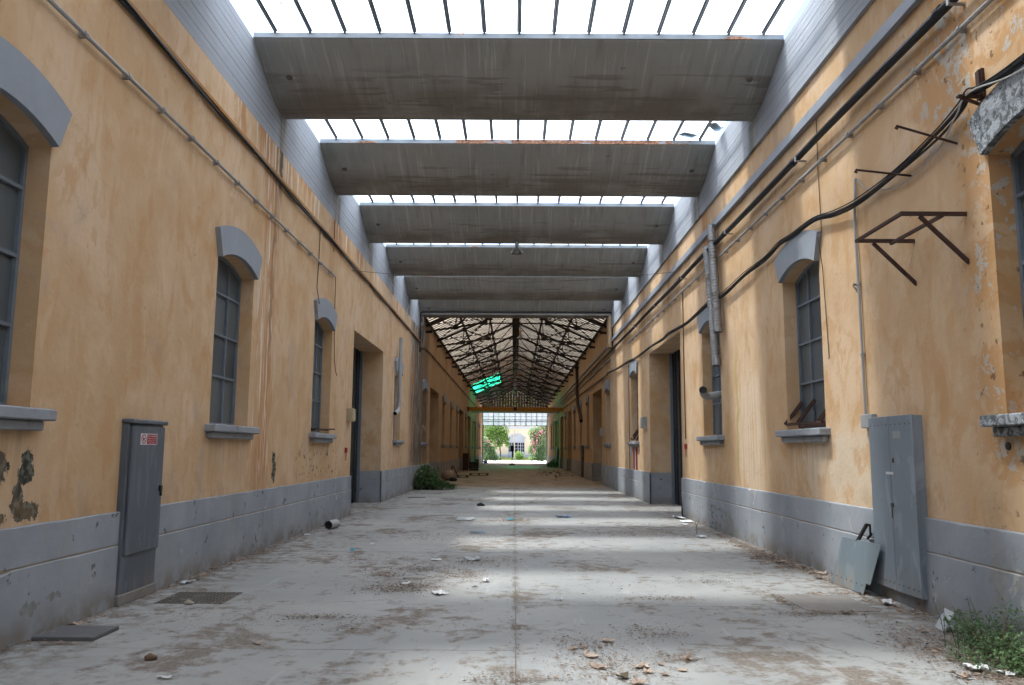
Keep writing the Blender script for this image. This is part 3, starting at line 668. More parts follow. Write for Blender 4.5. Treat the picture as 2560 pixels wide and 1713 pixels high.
# ------------------------------------------------------------------ concrete trough beams and glazed strips
TOP = 7.965; PITCH = 4.385; Y0 = 11.95
PROF = [(0, 0), (0.03, -0.045), (0.30, -0.165), (0.60, -0.30), (0.88, -0.435), (1.06, -0.508), (1.22, -0.548), (1.40, -0.572), (1.60, -0.582), (1.82, -0.57), (2.0, -0.52), (2.16, -0.42), (2.34, -0.22), (2.50, 0.0)]
INN = [(2.42, 0.0), (2.24, -0.22), (2.06, -0.36), (1.9, -0.44), (1.4, -0.46), (1.1, -0.42), (0.7, -0.22), (0.12, 0.0)]
XB0, XB1 = XL + 0.004, XR - 0.054
def _sm(L, n=4):
    out = []
    for i in range(len(L) - 1):
        p0, p1, p2, p3 = L[max(i - 1, 0)], L[i], L[i + 1], L[min(i + 2, len(L) - 1)]
        for k in range(n):
            u = k / n; out.append(tuple(0.5 * (2 * p1[j] + (p2[j] - p0[j]) * u + (2 * p0[j] - 5 * p1[j] + 4 * p2[j] - p3[j]) * u * u + (3 * p1[j] - p0[j] - 3 * p2[j] + p3[j]) * u ** 3) for j in (0, 1)))
    return out + [L[-1]]
PROF = _sm([(0, 0), (0.035, -0.05), (0.30, -0.165), (0.58, -0.295), (0.82, -0.405), (1.02, -0.485), (1.22, -0.540), (1.42, -0.574), (1.64, -0.585), (1.84, -0.568), (2.0, -0.52), (2.16, -0.42), (2.34, -0.22), (2.50, 0.0)])
def trough_mesh(m, y):
    m.prism_x([(y + a, TOP + b) for a, b in PROF + INN], XB0, XB1)
BEAM_LAB = ['nearest concrete roof beam, a few rust spots along its grey steel edge', 'second concrete roof beam, its steel edge rusted brown along the right half',
            'third concrete roof beam, white water runs down its stained face', 'fourth concrete roof beam, just behind the hanging bell lamp',
            'fifth concrete roof beam, only a thread of sky showing above it', 'last concrete roof beam, resting right above the portal with the black cable']
for k in range(6):
    y = Y0 + PITCH * k
    root = thing('concrete_beam', BEAM_LAB[k], 'beam', (0, y, TOP - 0.58), 'concrete trough beams carrying the roof glazing')
    m = MB(); trough_mesh(m, y); m.build('trough', 'trough', root)
    e = MB(); e.box(XB0 + 0.01, XB1 - 0.01, y - 0.012, y + 0.07, TOP - 0.032, TOP + 0.05); e.build('steel_edge', 'rim', root)
    e = MB(); e.box(XB0 + 0.01, XB1 - 0.01, y + 2.43, y + 2.50, TOP + 0.003, TOP + 0.05); e.build('steel_edge', 'rim', root)
    for xx in (-3.71, 3.80):
        h = MB(); yy, zz = y + 0.70, TOP - 0.347; nrm = Vector((0, -0.43, -0.9)).normalized(); u = Vector((1, 0, 0)); w = nrm.cross(u)
        cc = Vector((xx, yy, zz)) + nrm * 0.003
        ring = [cc + (u * math.cos(t) + w * math.sin(t)) * 0.055 + nrm * 0.004 for t in [2 * math.pi * j / 12 for j in range(12)]]
        ring2 = [cc + (u * math.cos(t) + w * math.sin(t)) * 0.03 + nrm * 0.006 for t in [2 * math.pi * j / 12 for j in range(12)]]
        for j in range(12): h.quad(ring[j], ring[(j + 1) % 12], ring2[(j + 1) % 12], ring2[j])
        h.quad(*ring2); h.build('tie_hole', 'iron', root)
rf = MB()
for k in range(-6, 0): trough_mesh(rf, Y0 + PITCH * k)
rf = tag(rf.build('roof', 'trough'), kind='structure')
BX = [-3.748 + 0.541 * k for k in range(15)]
GL_LAB = ['glazed strip at the very top of the photo, before the nearest concrete beam', 'glazed strip between the nearest and the second concrete beam, broken tiles lying on it',
          'glazed strip between the second and the third concrete beam', 'thin glazed strip right above the hanging bell lamp', 'hair-thin glazed strip between the fourth and the fifth concrete beam',
          'hidden glazed strip between the fifth and the last concrete beam']
for k in range(-6, 6):
    ya, yb = Y0 + PITCH * (k - 1) + 2.44, Y0 + PITCH * k + 0.05
    ez = [XB0 + 0.005] + BX + [XB1 - 0.005]
    if k < 0:
        for j in range(16):
            m = MB(); m.box(ez[j] + .004, ez[j + 1] - .004, ya, yb, TOP + 0.085, TOP + 0.092); m.build('glass_pane', 'glass', rf)
        m = MB()
        for xx in BX: m.box(xx - .022, xx + .022, ya + .06, yb, TOP + 0.03, TOP + 0.082)
        m.build('glazing_bars', 'bar', rf); continue
    root = thing('roof_light', GL_LAB[k], 'skylight', (0, (ya + yb) / 2, TOP), 'glazed strips between the roof beams')
    for j in range(16):
        m = MB(); t_ = R.uniform(-.004, .004); m.box(ez[j] + .004, ez[j + 1] - .004, ya, yb, TOP + 0.086 + t_, TOP + 0.092 + t_); m.build('glass_pane', 'glass', root)
    for xx in BX:
        m = MB(); m.box(xx - .009, xx + .009, ya + .06, yb - .04, TOP + 0.052, TOP + 0.075); m.box(xx - .034, xx + .034, ya + .06, yb - .04, TOP + 0.075, TOP + 0.084)
        m.tube([(xx, ya + .07, TOP + .045), (xx, yb - .05, TOP + .045)], 0.017, 6); m.build('glazing_bar', 'bar', root)
# things lying on the glass
m = MB(); m.obox((3.52, 16.13, TOP + .15), (0.17, 0.08, -0.02), (-0.05, 0.10, 0.012), (0, 0.005, 0.02)); m.obox((3.43, 16.10, TOP + .12), (0.06, 0.07, 0.01), (-0.05, 0.05, 0.0), (0, 0, 0.012))
solo(m, 'broken_tile', 'tile', 'broken mossy tile lying on the glass above the rusted second beam edge', 'tile', 'broken tiles on the roof glass')
m = MB(); m.obox((3.99, 15.72, TOP + .14), (0.13, 0.21, 0.02), (-0.085, 0.05, 0.0), (0, 0, 0.016)); solo(m, 'broken_tile', 'tile', 'slanting tile piece on the glass beside the right concrete band', 'tile', 'broken tiles on the roof glass')
m = MB(); m.quad((-3.53, 11.23, TOP + .1), (-3.46, 11.2, TOP + .1), (-3.40, 11.09, TOP + .11), (-3.45, 11.13, TOP + .1)); m.quad((-3.46, 11.2, TOP + .1), (-3.40, 11.09, TOP + .11), (-3.44, 11.19, TOP + .12)); solo(m, 'leaf', 'leafd', 'small leaf on the topmost roof glass near the left end', 'leaf')

# ------------------------------------------------------------------ portal between glazed and covered part
m = MB(); P0, P1 = 34.75, 35.45
pr = thing('concrete_portal', 'square grey concrete portal where the trussed roof begins', 'portal', (0, P0, 0))
m.box(XL - .002, XR + .002, P0, P1, 7.38, 7.56); m.build('lintel', 'trough', pr, bevel=.01)
m = MB(); m.box(XL - .002, XL + .17, P0, P1, 5.95, 7.378); m.build('pilaster', 'ochreL', pr, bevel=.01)
m = MB(); m.box(XR - .17, XR + .002, P0, P1, 6.0, 7.378); m.build('pilaster', 'ochreR', pr, bevel=.01)
m = MB(); m.box(XL - .3, XR + .3, P1 - .02, P1 + .25, 7.565, 9.6); m.build('upper_wall', 'outer', pr)
m = MB(); yc = P0 - .035
m.tube([(XL + .03, yc, 5.75), (XL + .03, yc, 7.40), (XL + .06, yc, 7.475), (XL + .14, yc, 7.49), (XR - .14, yc, 7.50), (XR - .06, yc, 7.485), (XR - .03, yc, 7.42), (XR - .03, yc, 6.05), (XR - .06, yc + .05, 5.86), (XR - .04, yc - .5, 5.85)], 0.032, 8)
solo(m, 'black_cable', 'rubber', 'thick black cable framing the concrete portal', 'cable')

# ------------------------------------------------------------------ trussed roof of the covered part
XC = 0.05; SL = 0.45
def zroof(x): return 7.44 + SL * (4.15 - abs(x - XC))
TY = [37.2 + 5.335 * k for k in range(13)]
def truss():
    y = TY[0]
    root = thing('roof_truss', '', 'truss', (XC, y, 6.98), 'rusty steel trusses of the covered part')
    def zc(x): return zroof(x) - 0.19
    for s in (-1, 1):
        X0 = XL if s < 0 else XR
        def q(x): return XC + s * x
        nd = [0.03, 1.37, 2.72, 4.12]
        m = MB(); m.beam((q(0.0), y, zc(XC)), (X0, y, zc(X0)), 0.10, 0.11); m.build('rafter', 'truss', root)
        m = MB(); m.beam((X0 - s * -0.02, y, 6.98), (q(1.45), y, 7.42), 0.09, 0.08); m.build('lower_chord', 'truss', root)
        for a, b in (((q(1.45), 7.42), (q(1.37), zc(q(1.37)))), ((q(2.80), 7.20), (q(2.72), zc(q(2.72)))), ((q(1.45), 7.42), (q(2.72), zc(q(2.72)))), ((q(1.45), 7.42), (q(0.06), zc(q(0.06)))), ((q(2.80), 7.20), (q(1.37), zc(q(1.37)))), ((q(2.80), 7.20), (q(3.5), zc(q(3.5))))):
            m = MB(); m.beam((a[0], y, a[1]), (b[0], y, b[1]), 0.05, 0.045); m.build('strut', 'truss', root)
        for px, pz in ((q(1.45), 7.42), (q(2.80), 7.20), (q(1.37), zc(q(1.37)) - .02), (q(2.72), zc(q(2.72)) - .02)):
            m = MB(); m.box(px - .13, px + .13, y - .02, y + .02, pz - .10, pz + .10); m.build('gusset', 'truss', root)
        # wall bracket
        m = MB(); m.beam((X0, y, 6.98), (X0 - s * 0.28, y, 6.98), 0.12, 0.10); m.build('bracket', 'truss', root)
    m = MB(); m.beam((XC - 1.45, y, 7.40), (XC + 1.45, y, 7.40), 0.06, 0.055); m.build('tie', 'truss', root)
    return root
ORDN = ['first', 'second', 'third', 'fourth', 'fifth', 'sixth', 'seventh', 'eighth', 'ninth', 'tenth', 'eleventh', 'twelfth', 'last']
T0 = truss()
for k in range(13):
    o = T0 if k == 0 else copy_tree(T0, (0, TY[k] - TY[0], 0))
    o['label'] = ORDN[k] + ' dark steel roof truss counted from the concrete portal'
RS, RE = 35.9, END
hr = thing('timber_roof', 'pitched roof of dark boards and yellowed translucent sheets over the far hall', 'roof', (XC, RS, 7.4))
m = MB(); m.beam((XC, RS, zroof(XC) - .16), (XC, RE, zroof(XC) - .16), 0.44, 0.20); m.build('ridge_board', 'board', hr)
for s in (-1, 1):
    for d in (4.05, 2.72, 1.40):
        m = MB(); x = XC + s * d; m.beam((x, RS, zroof(x) - .085), (x, RE, zroof(x) - .085), 0.09, 0.11); m.build('purlin', 'truss', hr)
# thin wind-bracing rods crossing each bay under the sheets
for k in range(9):
    for s in (-1, 1):
        xa, xb = XC + s * 1.40, XC + s * 4.05
        for (p_, q_) in ((xa, xb), (xb, xa)):
            m = MB(); m.beam((p_, TY[k], zroof(p_) - .17), (q_, TY[k + 1], zroof(q_) - .17), .035, .035); m.build('bracing_rod', 'truss', hr)
# boards up the slope
def board(y, s, short=False):
    x0, x1 = XC + s * 0.12, XC + s * (1.38 if short else 4.30)
    m = MB(); m.beam((x0, y, zroof(x0) - .016), (x1, y, zroof(x1) - .016), 0.22, 0.020); return m
b0 = {}
nb = int((RE - RS) / 0.482)
for k in range(nb):
    y = RS + 0.25 + 0.482 * k
    for s in (-1, 1):
        if s < 0 and TY[7] - .05 < y < TY[9] + .05:
            board(y, s, True).build('roof_board', 'board', hr); continue
        if s not in b0: b0[s] = board(y, s).build('roof_board', 'board', hr); b0[s, 'y'] = y
        else:
            c = b0[s].copy(); COL.objects.link(c); c.location = (0, y - b0[s, 'y'] + R.uniform(-.02, .02), 0)
ye = [RS] + TY + [RE]
for k in range(len(ye) - 1):
    a, b = ye[k] + .01, ye[k + 1] - .01
    if b - a < .3: continue
    for s in (-1, 1):
        for (d0, d1) in ((0.02, 1.41), (1.39, 4.32)):
            x0, x1 = XC + s * d0, XC + s * d1
            green = s < 0 and d1 > 4 and k in (8, 9)
            clear = k == 12 and s < 0 and d1 > 4
            lift = 0.012 if d0 > 1 else 0.02
            m = MB(); n = 1
            m.quad((x0, a, zroof(x0) + lift), (x1, a, zroof(x1) + lift), (x1, b, zroof(x1) + lift), (x0, b, zroof(x0) + lift))
            m.build('roof_sheet', 'sheet_green' if green else ('sheet_white' if clear else ('sheet_dim' if k > 5 else 'sheet')), hr)
# gable and transom window at the far end
m = MB(); gb = thing('end_gable', 'brown boarded gable wall over the far opening', 'gable', (XC, END, 6.45))
n = 24
for k in range(n):
    x0 = XL + (XR - XL) * k / n; x1 = XL + (XR - XL) * (k + 1) / n - .012
    m = MB(); m.quad((x0, END - .02, 6.47), (x1, END - .02, 6.47), (x1, END - .02, zroof(x1) - .02), (x0, END - .02, zroof(x0) - .02)); 
    m.quad((x0, END + .03, 6.47), (x1, END + .03, 6.47), (x1, END + .03, zroof(x1) - .02), (x0, END + .03, zroof(x0) - .02))
    m.quad((x0, END - .02, 6.47), (x1, END - .02, 6.47), (x1, END + .03, 6.47), (x0, END + .03, 6.47)); m.build('board', 'gable', gb)
tw = thing('transom_window', 'wide frosted transom of square panes hung over the far opening', 'window', (XC, END, 4.72))
ZT0, ZT1 = 4.72, 6.45; mull = [XL + .03] + [-2.69, -1.31, 0.06, 1.46, 2.83] + [XR - .03]
f = MB()
for x in mull: f.box(x - .035, x + .035, END - .04, END + .04, ZT0 - .02, ZT1)
for z in (ZT0 - .02, ZT1 - .06, 5.87): f.box(XL, XR, END - .03, END + .03, z, z + .045 if z != 5.87 else z + .03)
for z in (5.42, 5.20): f.box(XL, XR, END - .06, END + .035, z, z + .06)
for a, b in zip(mull[:-1], mull[1:]):
    f.box((a + b) / 2 - .015, (a + b) / 2 + .015, END - .02, END + .02, ZT0, ZT1)
    for xx, s in ((a + .035, 1), (b - .035, -1)):
        for j in range(5):
            t0, t1 = math.pi / 2 * j / 5, math.pi / 2 * (j + 1) / 5; r = 0.2
            f.quad((xx, END - .03, ZT0 + .02), (xx + s * r * (1 - math.sin(t0)), END - .03, ZT0 + .02 + r * (1 - math.cos(t0))), (xx + s * r * (1 - math.sin(t1)), END - .03, ZT0 + .02 + r * (1 - math.cos(t1))))
f.build('frame', 'steel_frame', tw)
for a, b in zip(mull[:-1], mull[1:]):
    for h in range(2):
        xa, xb = (a + .035, (a + b) / 2 - .015) if h == 0 else ((a + b) / 2 + .015, b - .035)
        for z0, z1 in ((ZT0 + .03, 5.20), (5.26, 5.42), (5.48, 5.87), (5.90, ZT1 - .06)):
            m = MB(); m.quad((xa, END, z0), (xb, END, z0), (xb, END, z1), (xa, END, z1)); m.build('pane', 'transom', tw)
for X, s, lab in ((XL, 1, 'dark steel door post at the left edge of the far opening'), (XR, -1, 'dark steel door post at the right edge of the far opening')):
    m = MB(); m.box(*sorted((X, X + s * .09)), END - .3, END - .05, 0, 4.72); m.box(*sorted((X, X + s * .16)), END - .05, END - .0, 0, 4.70); solo(m, 'door_post', 'steel_frame', lab, 'post')
# yellow crane beam and the pale beam behind it
cb = thing('crane_beam', 'long yellow steel beam spanning the far hall above head height', 'beam', (XC, 71, 4.97))
m = MB(); m.box(XL, XC - .12, 70.88, 71.12, 4.97, 5.30); m.build('girder', 'yellow', cb); m = MB(); m.box(XC + .12, XR, 70.88, 71.12, 4.97, 5.30); m.build('girder', 'yellow', cb)
m = MB(); m.box(XC - .12, XC + .12, 70.9, 71.1, 4.98, 5.29); m.box(XC - .08, XC + .08, 70.84, 70.9, 5.0, 5.1); m.box(XC - .1, XC + .1, 70.84, 70.9, 5.14, 5.27); m.build('splice_plate', 'black', cb)
m = MB(); m.box(XL, XL + .12, 70.86, 71.14, 4.95, 5.32); m.build('end_plate', 'rust', cb)
m = MB(); m.box(XL, XR, 76.9, 77.1, 5.08, 5.32); solo(m, 'lintel_beam', 'pole', 'pale beam just behind and below the yellow crane beam', 'beam')

# ------------------------------------------------------------------ ledges, pipes and cables along the walls
m = MB(); m.box(XR - .075, XR - .002, -16, 34.74, 6.24, 6.38); m.box(XR - .07, XR - .002, 35.46, END - .1, 6.2, 6.29)
solo(m, 'wall_ledge', 'ledge', 'grey painted ledge running high along the sunlit right wall', 'ledge', base=(XR, 35, 6.19))
m = MB(); m.box(XL + .002, XL + .05, -16, 34.74, 6.20, 6.25); m.box(XL + .002, XL + .045, 35.46, END - .1, 6.20, 6.24)
solo(m, 'wall_ledge', 'ledge_ochre', 'thin rusty ochre ledge running high along the left wall', 'ledge', base=(XL, 35, 6.2))
def wob(pts, a, rr): return [(x, y + rr.uniform(-a, a), z + rr.uniform(-a, a)) for x, y, z in pts]
def smooth(P, n=6):
    P = [Vector(p) for p in P]; out = []
    for i in range(len(P) - 1):
        p0, p1, p2, p3 = P[max(i - 1, 0)], P[i], P[i + 1], P[min(i + 2, len(P) - 1)]
        for k in range(n):
            t = k / n; out.append(tuple(0.5 * ((2 * p1) + (p2 - p0) * t + (2 * p0 - 5 * p1 + 4 * p2 - p3) * t * t + (3 * p1 - p0 - 3 * p2 + p3) * t ** 3)))
    out.append(tuple(P[-1])); return out
rr = random.Random(3)
# black cables below the left ledge
m = MB(); ysq = [-10 + 0.9 * k for k in range(126) if -10 + 0.9 * k < 103]
m.tube(wob([(XL + .035, y, 6.165 - 0.02 * math.sin(y * 1.9)) for y in ysq], .012, rr), .02, 6)
m.tube(wob([(XL + .06, y, 6.145 - 0.03 * math.sin(y * 1.3 + 1)) for y in ysq if y < 34], .014, rr), .016, 6)
solo(m, 'cable', 'rubber', 'pair of black cables sagging just under the left ledge', 'cable', base=(XL, 30, 6.1))
# grey conduits with clips
def conduit(name, lab, X, s, z, y0, y1, r, step, off=0.055, wavy=0.0):
    root = thing(name, lab, 'conduit', (X, y0, z))
    m = MB(); n = int((y1 - y0) / 1.4); m.tube([(X - s * off, y0 + (y1 - y0) * k / n, z + wavy * math.sin(k * 1.7)) for k in range(n + 1)], r, 8); m.build('pipe', 'galv', root)
    y = y0 + .3; base = None
    while y < y1:
        if base is None:
            m = MB(); m.tube([(X - s * off, y - .02, z), (X - s * off, y + .02, z)], r * 1.55, 8); m.box(*sorted((X, X - s * off)), y - .018, y + .018, z - .035, z + .02); base = m.build('clip', 'galv', root); by = y
        else:
            c = base.copy(); COL.objects.link(c); c.location = (0, y - by, 0)
        y += step
conduit('conduit', 'grey steel conduit with clips below the ledge on the left wall', XL, -1, 5.44, -6, 18.05, .021, .86)
conduit('conduit', 'grey steel conduit with clips below the thick black pipe on the right wall', XR, 1, 5.53, -6, 30.0, .022, .86)
conduit('conduit', 'grey conduit continuing along the right wall of the covered hall', XR, 1, 5.57, 35.6, 104, .03, 1.7)
# thick black pipe
root = thing('black_pipe', 'thick black pipe running high along the right wall', 'pipe', (XR, -6, 5.85))
m = MB(); m.tube([(XR - .10, -6 + 1.5 * k, 5.84 + .012 * math.sin(k * 1.3)) for k in range(74)], .05, 10); m.build('pipe', 'rubber', root)
for k, y in enumerate((3.3, 7.2, 11.4, 15.4, 19.6, 23.5, 27.5, 31.5, 38, 46, 54, 62, 70)):
    m = MB(); m.box(XR - .16, XR, y - .02, y + .02, 5.77, 5.785); m.box(XR - .16, XR - .145, y - .02, y + .02, 5.785, 5.84); m.build('bracket', 'galv', root)
    m = MB(); m.tube([(XR - .10, y + .2, 5.842), (XR - .10, y + .30, 5.842)], .056, 10); m.build('sleeve', 'rubber', root)
# the sagging cable bundle
CP = [(4.06, 3.2, 4.98), (4.08, 4.9, 4.80), (4.09, 6.25, 4.765), (4.10, 6.86, 4.80), (4.08, 7.03, 4.815), (4.09, 7.2, 4.76), (4.10, 7.67, 4.675), (4.1, 8.5, 4.60), (4.1, 9.5, 4.585), (4.11, 10.26, 4.66), (4.11, 10.96, 4.77), (4.1, 11.85, 4.79), (4.09, 12.4, 4.80), (4.11, 13.2, 4.75), (4.11, 14.4, 4.75), (4.11, 15.9, 4.68), (4.11, 17.1, 4.72), (4.11, 19.3, 4.64), (4.11, 21.5, 4.72), (4.11, 22.6, 4.69), (4.11, 24.6, 4.74), (4.11, 27.4, 4.74), (4.1, 29.3, 4.79), (4.1, 33, 4.88), (4.02, 34.7, 4.92), (4.02, 35.5, 4.93), (4.11, 36.8, 4.95), (4.11, 45, 5.02), (4.11, 60, 5.10), (4.11, 80, 5.14), (4.11, 103, 5.18)]
root = thing('cable_bundle', 'bundle of black cables looping along the right wall above the windows', 'cable', (XR, 3.2, 4.6))
for k, (ox, oz, r_) in enumerate(((0, 0, .020), (.020, .026, .012), (-.012, .032, .008), (.016, -.022, .015))):
    rk = random.Random(k); m = MB()
    m.tube(smooth([(x + ox, y, z + oz + rk.uniform(-.014, .014)) for x, y, z in CP], 4), r_, 6); m.build('cable', 'rubber', root)
m = MB()
m.tube(smooth([(4.06, 4.9, 4.70), (4.07, 6.2, 4.66), (4.02, 6.9, 4.775), (4.08, 7.25, 4.70), (4.14, 7.7, 4.56), (4.16, 8.3, 4.47), (4.16, 8.7, 4.49), (4.16, 9.1, 4.60), (4.16, 9.45, 4.74), (4.17, 9.62, 4.90), (4.17, 9.72, 4.86), (4.17, 9.75, 4.72)], 6), .008, 6)
solo(m, 'wire', 'grey_wire', 'thin grey wire drooping below the black cable bundle near the decayed window', 'wire')
m = MB(); m.box(XR - .03, XR - .002, 6.96, 7.06, 4.76, 5.03); m.box(XR - .05, XR - .03, 6.97, 7.0, 4.76, 5.02); m.box(XR - .24, XR - .03, 6.97, 7.02, 4.765, 4.785); m.beam((XR - .03, 7.0, 4.70), (XR - .20, 7.0, 4.765), .03, .02)
solo(m, 'cable_bracket', 'rust', 'dark angle bracket carrying the cable bundle above the decayed window', 'bracket')
for y, z, l, dz, lab in ((7.475, 4.515, .57, .18, 'upper rusty hooked rod sticking out of the right wall across the cables'), (8.385, 4.515, .585, .065, 'lower rusty hooked rod sticking out of the right wall beside the cable loop')):
    m = MB(); m.tube([(XR + .02, y, z), (XR - l, y, z + dz), (XR - l - .01, y, z + dz - .02), (XR - l + .01, y - .01, z + dz - .035)], .012, 6); solo(m, 'hooked_rod', 'rust', lab, 'rod', 'rusty rods in the right wall')
root = thing('steel_frame_bracket', 'brown angle-iron frame with two braces projecting from the right wall', 'bracket', (XR, 7.9, 3.33))
for y in (7.407, 8.405):
    m = MB(); m.beam((XR + .02, y, 3.81), (3.595, y, 3.81), .034, .036); m.build('arm', 'rust', root)
    m = MB(); m.beam((XR + .01, y + .012, 3.345), (3.77, y + .012, 3.79), .03, .034); m.build('brace', 'rust', root)
for x in (3.60, 3.965):
    m = MB(); m.beam((x, 7.385, 3.80 + (.012 if x < 3.8 else -.012)), (x, 8.43, 3.80 + (.012 if x < 3.8 else -.012)), .03, .03); m.build('crossbar', 'rust', root)
m = MB(); m.tube([(XR - .03, 9.68, 4.93), (XR - .03, 9.70, 4.90), (XR - .03, 9.78, 4.4), (XR - .03, 9.76, 3.5), (XR - .03, 9.75, 2.75), (XR - .03, 9.75, 2.04)], .017, 8); m.tube([(XR - .03, 9.75, 2.74), (XR - .03, 9.75, 2.78)], .026, 8); m.tube([(XR - .03, 9.76, 3.62), (XR - .03, 9.76, 3.65)], .026, 8)
solo(m, 'conduit', 'pvc', 'thin grey conduit dropping down to the small box beside the tall cabinet', 'conduit')
m = MB(); m.tube([(XR + .01, 9.88, 3.64), (XR - .04, 9.88, 3.65), (XR - .05, 9.86, 3.62), (XR - .04, 9.82, 3.58), (XR - .03, 9.78, 3.52), (XR - .02, 9.76, 3.48)], .012, 6); solo(m, 'wall_hook', 'iron', 'small dark iron hook in the plaster beside the thin grey conduit', 'hook')
m = MB(); m.tube([(XR - .003, 7.005, 1.66), (XR - .012, 7.005, 1.66)], .035, 14); solo(m, 'hole_disc', 'black', 'black round pipe end in the peeling plaster below the decayed window', 'pipe')  # flat black disc stands in for the dark of a wall hole
# hanging wires
def hang(pts, r, mat, lab, name='wire'):
    m = MB(); m.tube(pts, r, 5); solo(m, name, mat, lab, 'wire')
hang([(XR - .015, 10.9, 6.2), (XR - .015, 10.92, 5.5), (XR - .012, 10.9, 4.6), (XR - .08, 10.86, 4.5), (XR - .02, 10.9, 4.1), (XR - .012, 10.86, 3.3), (XR - .012, 10.83, 2.86), (XR - .02, 10.83, 2.83)], .006, 'wire', 'thin wire hanging beside the window with the rusty open hopper')
hang([(XL + .02, 16.6, 6.15), (XL + .02, 16.57, 5.5), (XL + .02, 16.5, 4.9), (XL + .09, 16.46, 4.55)], .009, 'wire', 'thin dark wire dropping from the left ledge to the window next to the door')
hang([(XL + .05, 18.04, 5.42), (XL + .04, 18.1, 5.3), (XL + .02, 18.2, 4.6), (XL + .02, 18.27, 4.0), (XL + .02, 18.35, 3.6), (XL + .02, 18.5, 3.36), (XL + .03, 18.6, 3.27)], .008, 'wire', 'thin wire hanging from the end of the left conduit')
hang([(XL + .02, 20.0, 6.03), (-2, 20.6, 5.98), (XC, 21.0, 5.96), (2, 21.0, 6.04), (XR - .02, 20.9, 6.24)], .006, 'wire', 'thin wire stretched across the hall under the roof beams', 'overhead_wire')
hang([(XL + .02, 17.9, 6.7), (XL + .02, 17.9, 6.0)], .008, 'wire', 'short rusty wire on the stained plaster above the left ledge')
for y, z0, z1, lab in ((20.09, 1.9, 5.5, 'thin conduit running down the right wall to the red alarm box'), (29.9, 0.95, 4.75, 'thin dark conduit down the right wall beside the fire hose niche')):
    hang([(XR - .02, y, z1), (XR - .02, y + .02, (z0 + z1) / 2), (XR - .02, y, z0)], .013, 'wire', lab, 'conduit')
hang([(XR + .30, 20.75, 4.6), (XR + .25, 20.8, 2.2), (XR + .1, 20.72, 1.2), (XR - .03, 20.62, .5), (XR - .06, 20.5, .12), (XR - .12, 20.2, .02)], .02, 'rubber', 'black hose hanging in the right doorway down to the floor', 'hose')
# ventilation ducts
def ribbed(a, b, r, nrib, n=14):
    a, b = Vector(a), Vector(b); pts = []; rs = []
    for k in range(nrib * 3 + 1):
        t = k / (nrib * 3); pts.append(a.lerp(b, t)); rs.append(r * (1.07 if k % 3 == 0 else .99))
    return pts, rs
root = thing('ventilation_duct', 'long ribbed galvanised duct hanging in front on the right wall', 'duct', (4.08, 16.4, 3.95), 'ribbed ducts on the right wall')
m = MB(); p, r_ = ribbed((4.06, 16.52, 6.26), (4.07, 16.2, 4.0), .083, 34); m.tube(p, r_, 16, cap=False); m.build('pipe', 'duct', root)
m = MB(); m.tube([(4.07, 16.215, 4.1), (4.07, 16.2, 3.97)], .089, 14, cap=False); m.build('collar', 'duct', root, smooth=True)
m = MB(); m.tube([(4.062, 16.47, 5.9), (4.062, 16.468, 5.88)], .09, 14); m.box(4.07, XR, 16.46, 16.48, 5.88, 5.9); m.build('strap', 'rust', root)
root = thing('ventilation_duct', 'lower ribbed duct tucked behind the front one on the right wall', 'duct', (4.10, 16.7, 3.3), 'ribbed ducts on the right wall')
m = MB(); p, r_ = ribbed((4.08, 17.05, 5.93), (4.10, 16.55, 3.36), .08, 36); m.tube(p, r_, 16, cap=False); m.build('pipe', 'duct', root)
m = MB(); m.tube([(4.10, 16.56, 3.46), (4.10, 16.54, 3.33)], .087, 14, cap=False); m.build('collar', 'duct', root, smooth=True)
def elbow(P, r, name, lab, mat='pvc', group=None, extra=None, n=14):
    root = thing(name, lab, 'pipe', P[-1], group)
    pts = smooth(P, 6); m = MB(); m.tube(pts, r, n, cap=False); m.build('pipe', mat, root, smooth=True)
    d = (Vector(pts[-1]) - Vector(pts[-2])).normalized(); e = Vector(pts[-1])
    m = MB(); m.tube([e - d * .06, e - d * .055], r * .97, n); m.build('mouth_shade', 'black', root)  # black disc paints the shade inside the open pipe end
    m = MB(); m.tube([e - d * .05, e], r * 1.07, n, cap=False); m.build('rim', mat, root, smooth=True)
    return root
elbow([(4.45, 16.95, 2.78), (4.25, 16.95, 2.77), (4.04, 16.93, 2.735), (3.93, 16.86, 2.745), (3.86, 16.72, 2.80), (3.83, 16.6, 2.84)], .078, 'exhaust_pipe', 'bent grey pipe stub poking out of the window behind the ducts')
root = elbow([(-3.98, 28.3, 5.47), (-3.98, 28.2, 4.6), (-3.97, 28.1, 3.5), (-3.96, 28.06, 3.15), (-3.96, 27.9, 2.95), (-3.97, 27.5, 2.84), (-3.97, 27.15, 2.78)], .066, 'downpipe', 'grey downpipe with a bent foot beside the left door, before the window', 'pvc')
m = MB(); m.box(XL, -3.95, 28.1, 28.14, 4.05, 4.08); m.box(XL + .002, XL + .03, 27.7, 27.95, 4.1, 4.75); m.build('bracket', 'pvc', root)
elbow([(4.07, 53.5, 7.45), (4.07, 53.3, 6.4), (4.06, 53.0, 5.2), (4.03, 52.2, 4.5), (4.05, 50.6, 3.75), (4.05, 50.0, 3.4)], .10, 'downpipe', 'rusty brown pipe slanting down the right wall of the covered hall', 'rust')
m = MB(); m.tube([(XR - .11, 49.6, 1.9), (XR - .11, 49.6, .02)], .10, 10); solo(m, 'drain_pipe', 'iron', 'short dark standing pipe against the right wall below the far windows', 'pipe')

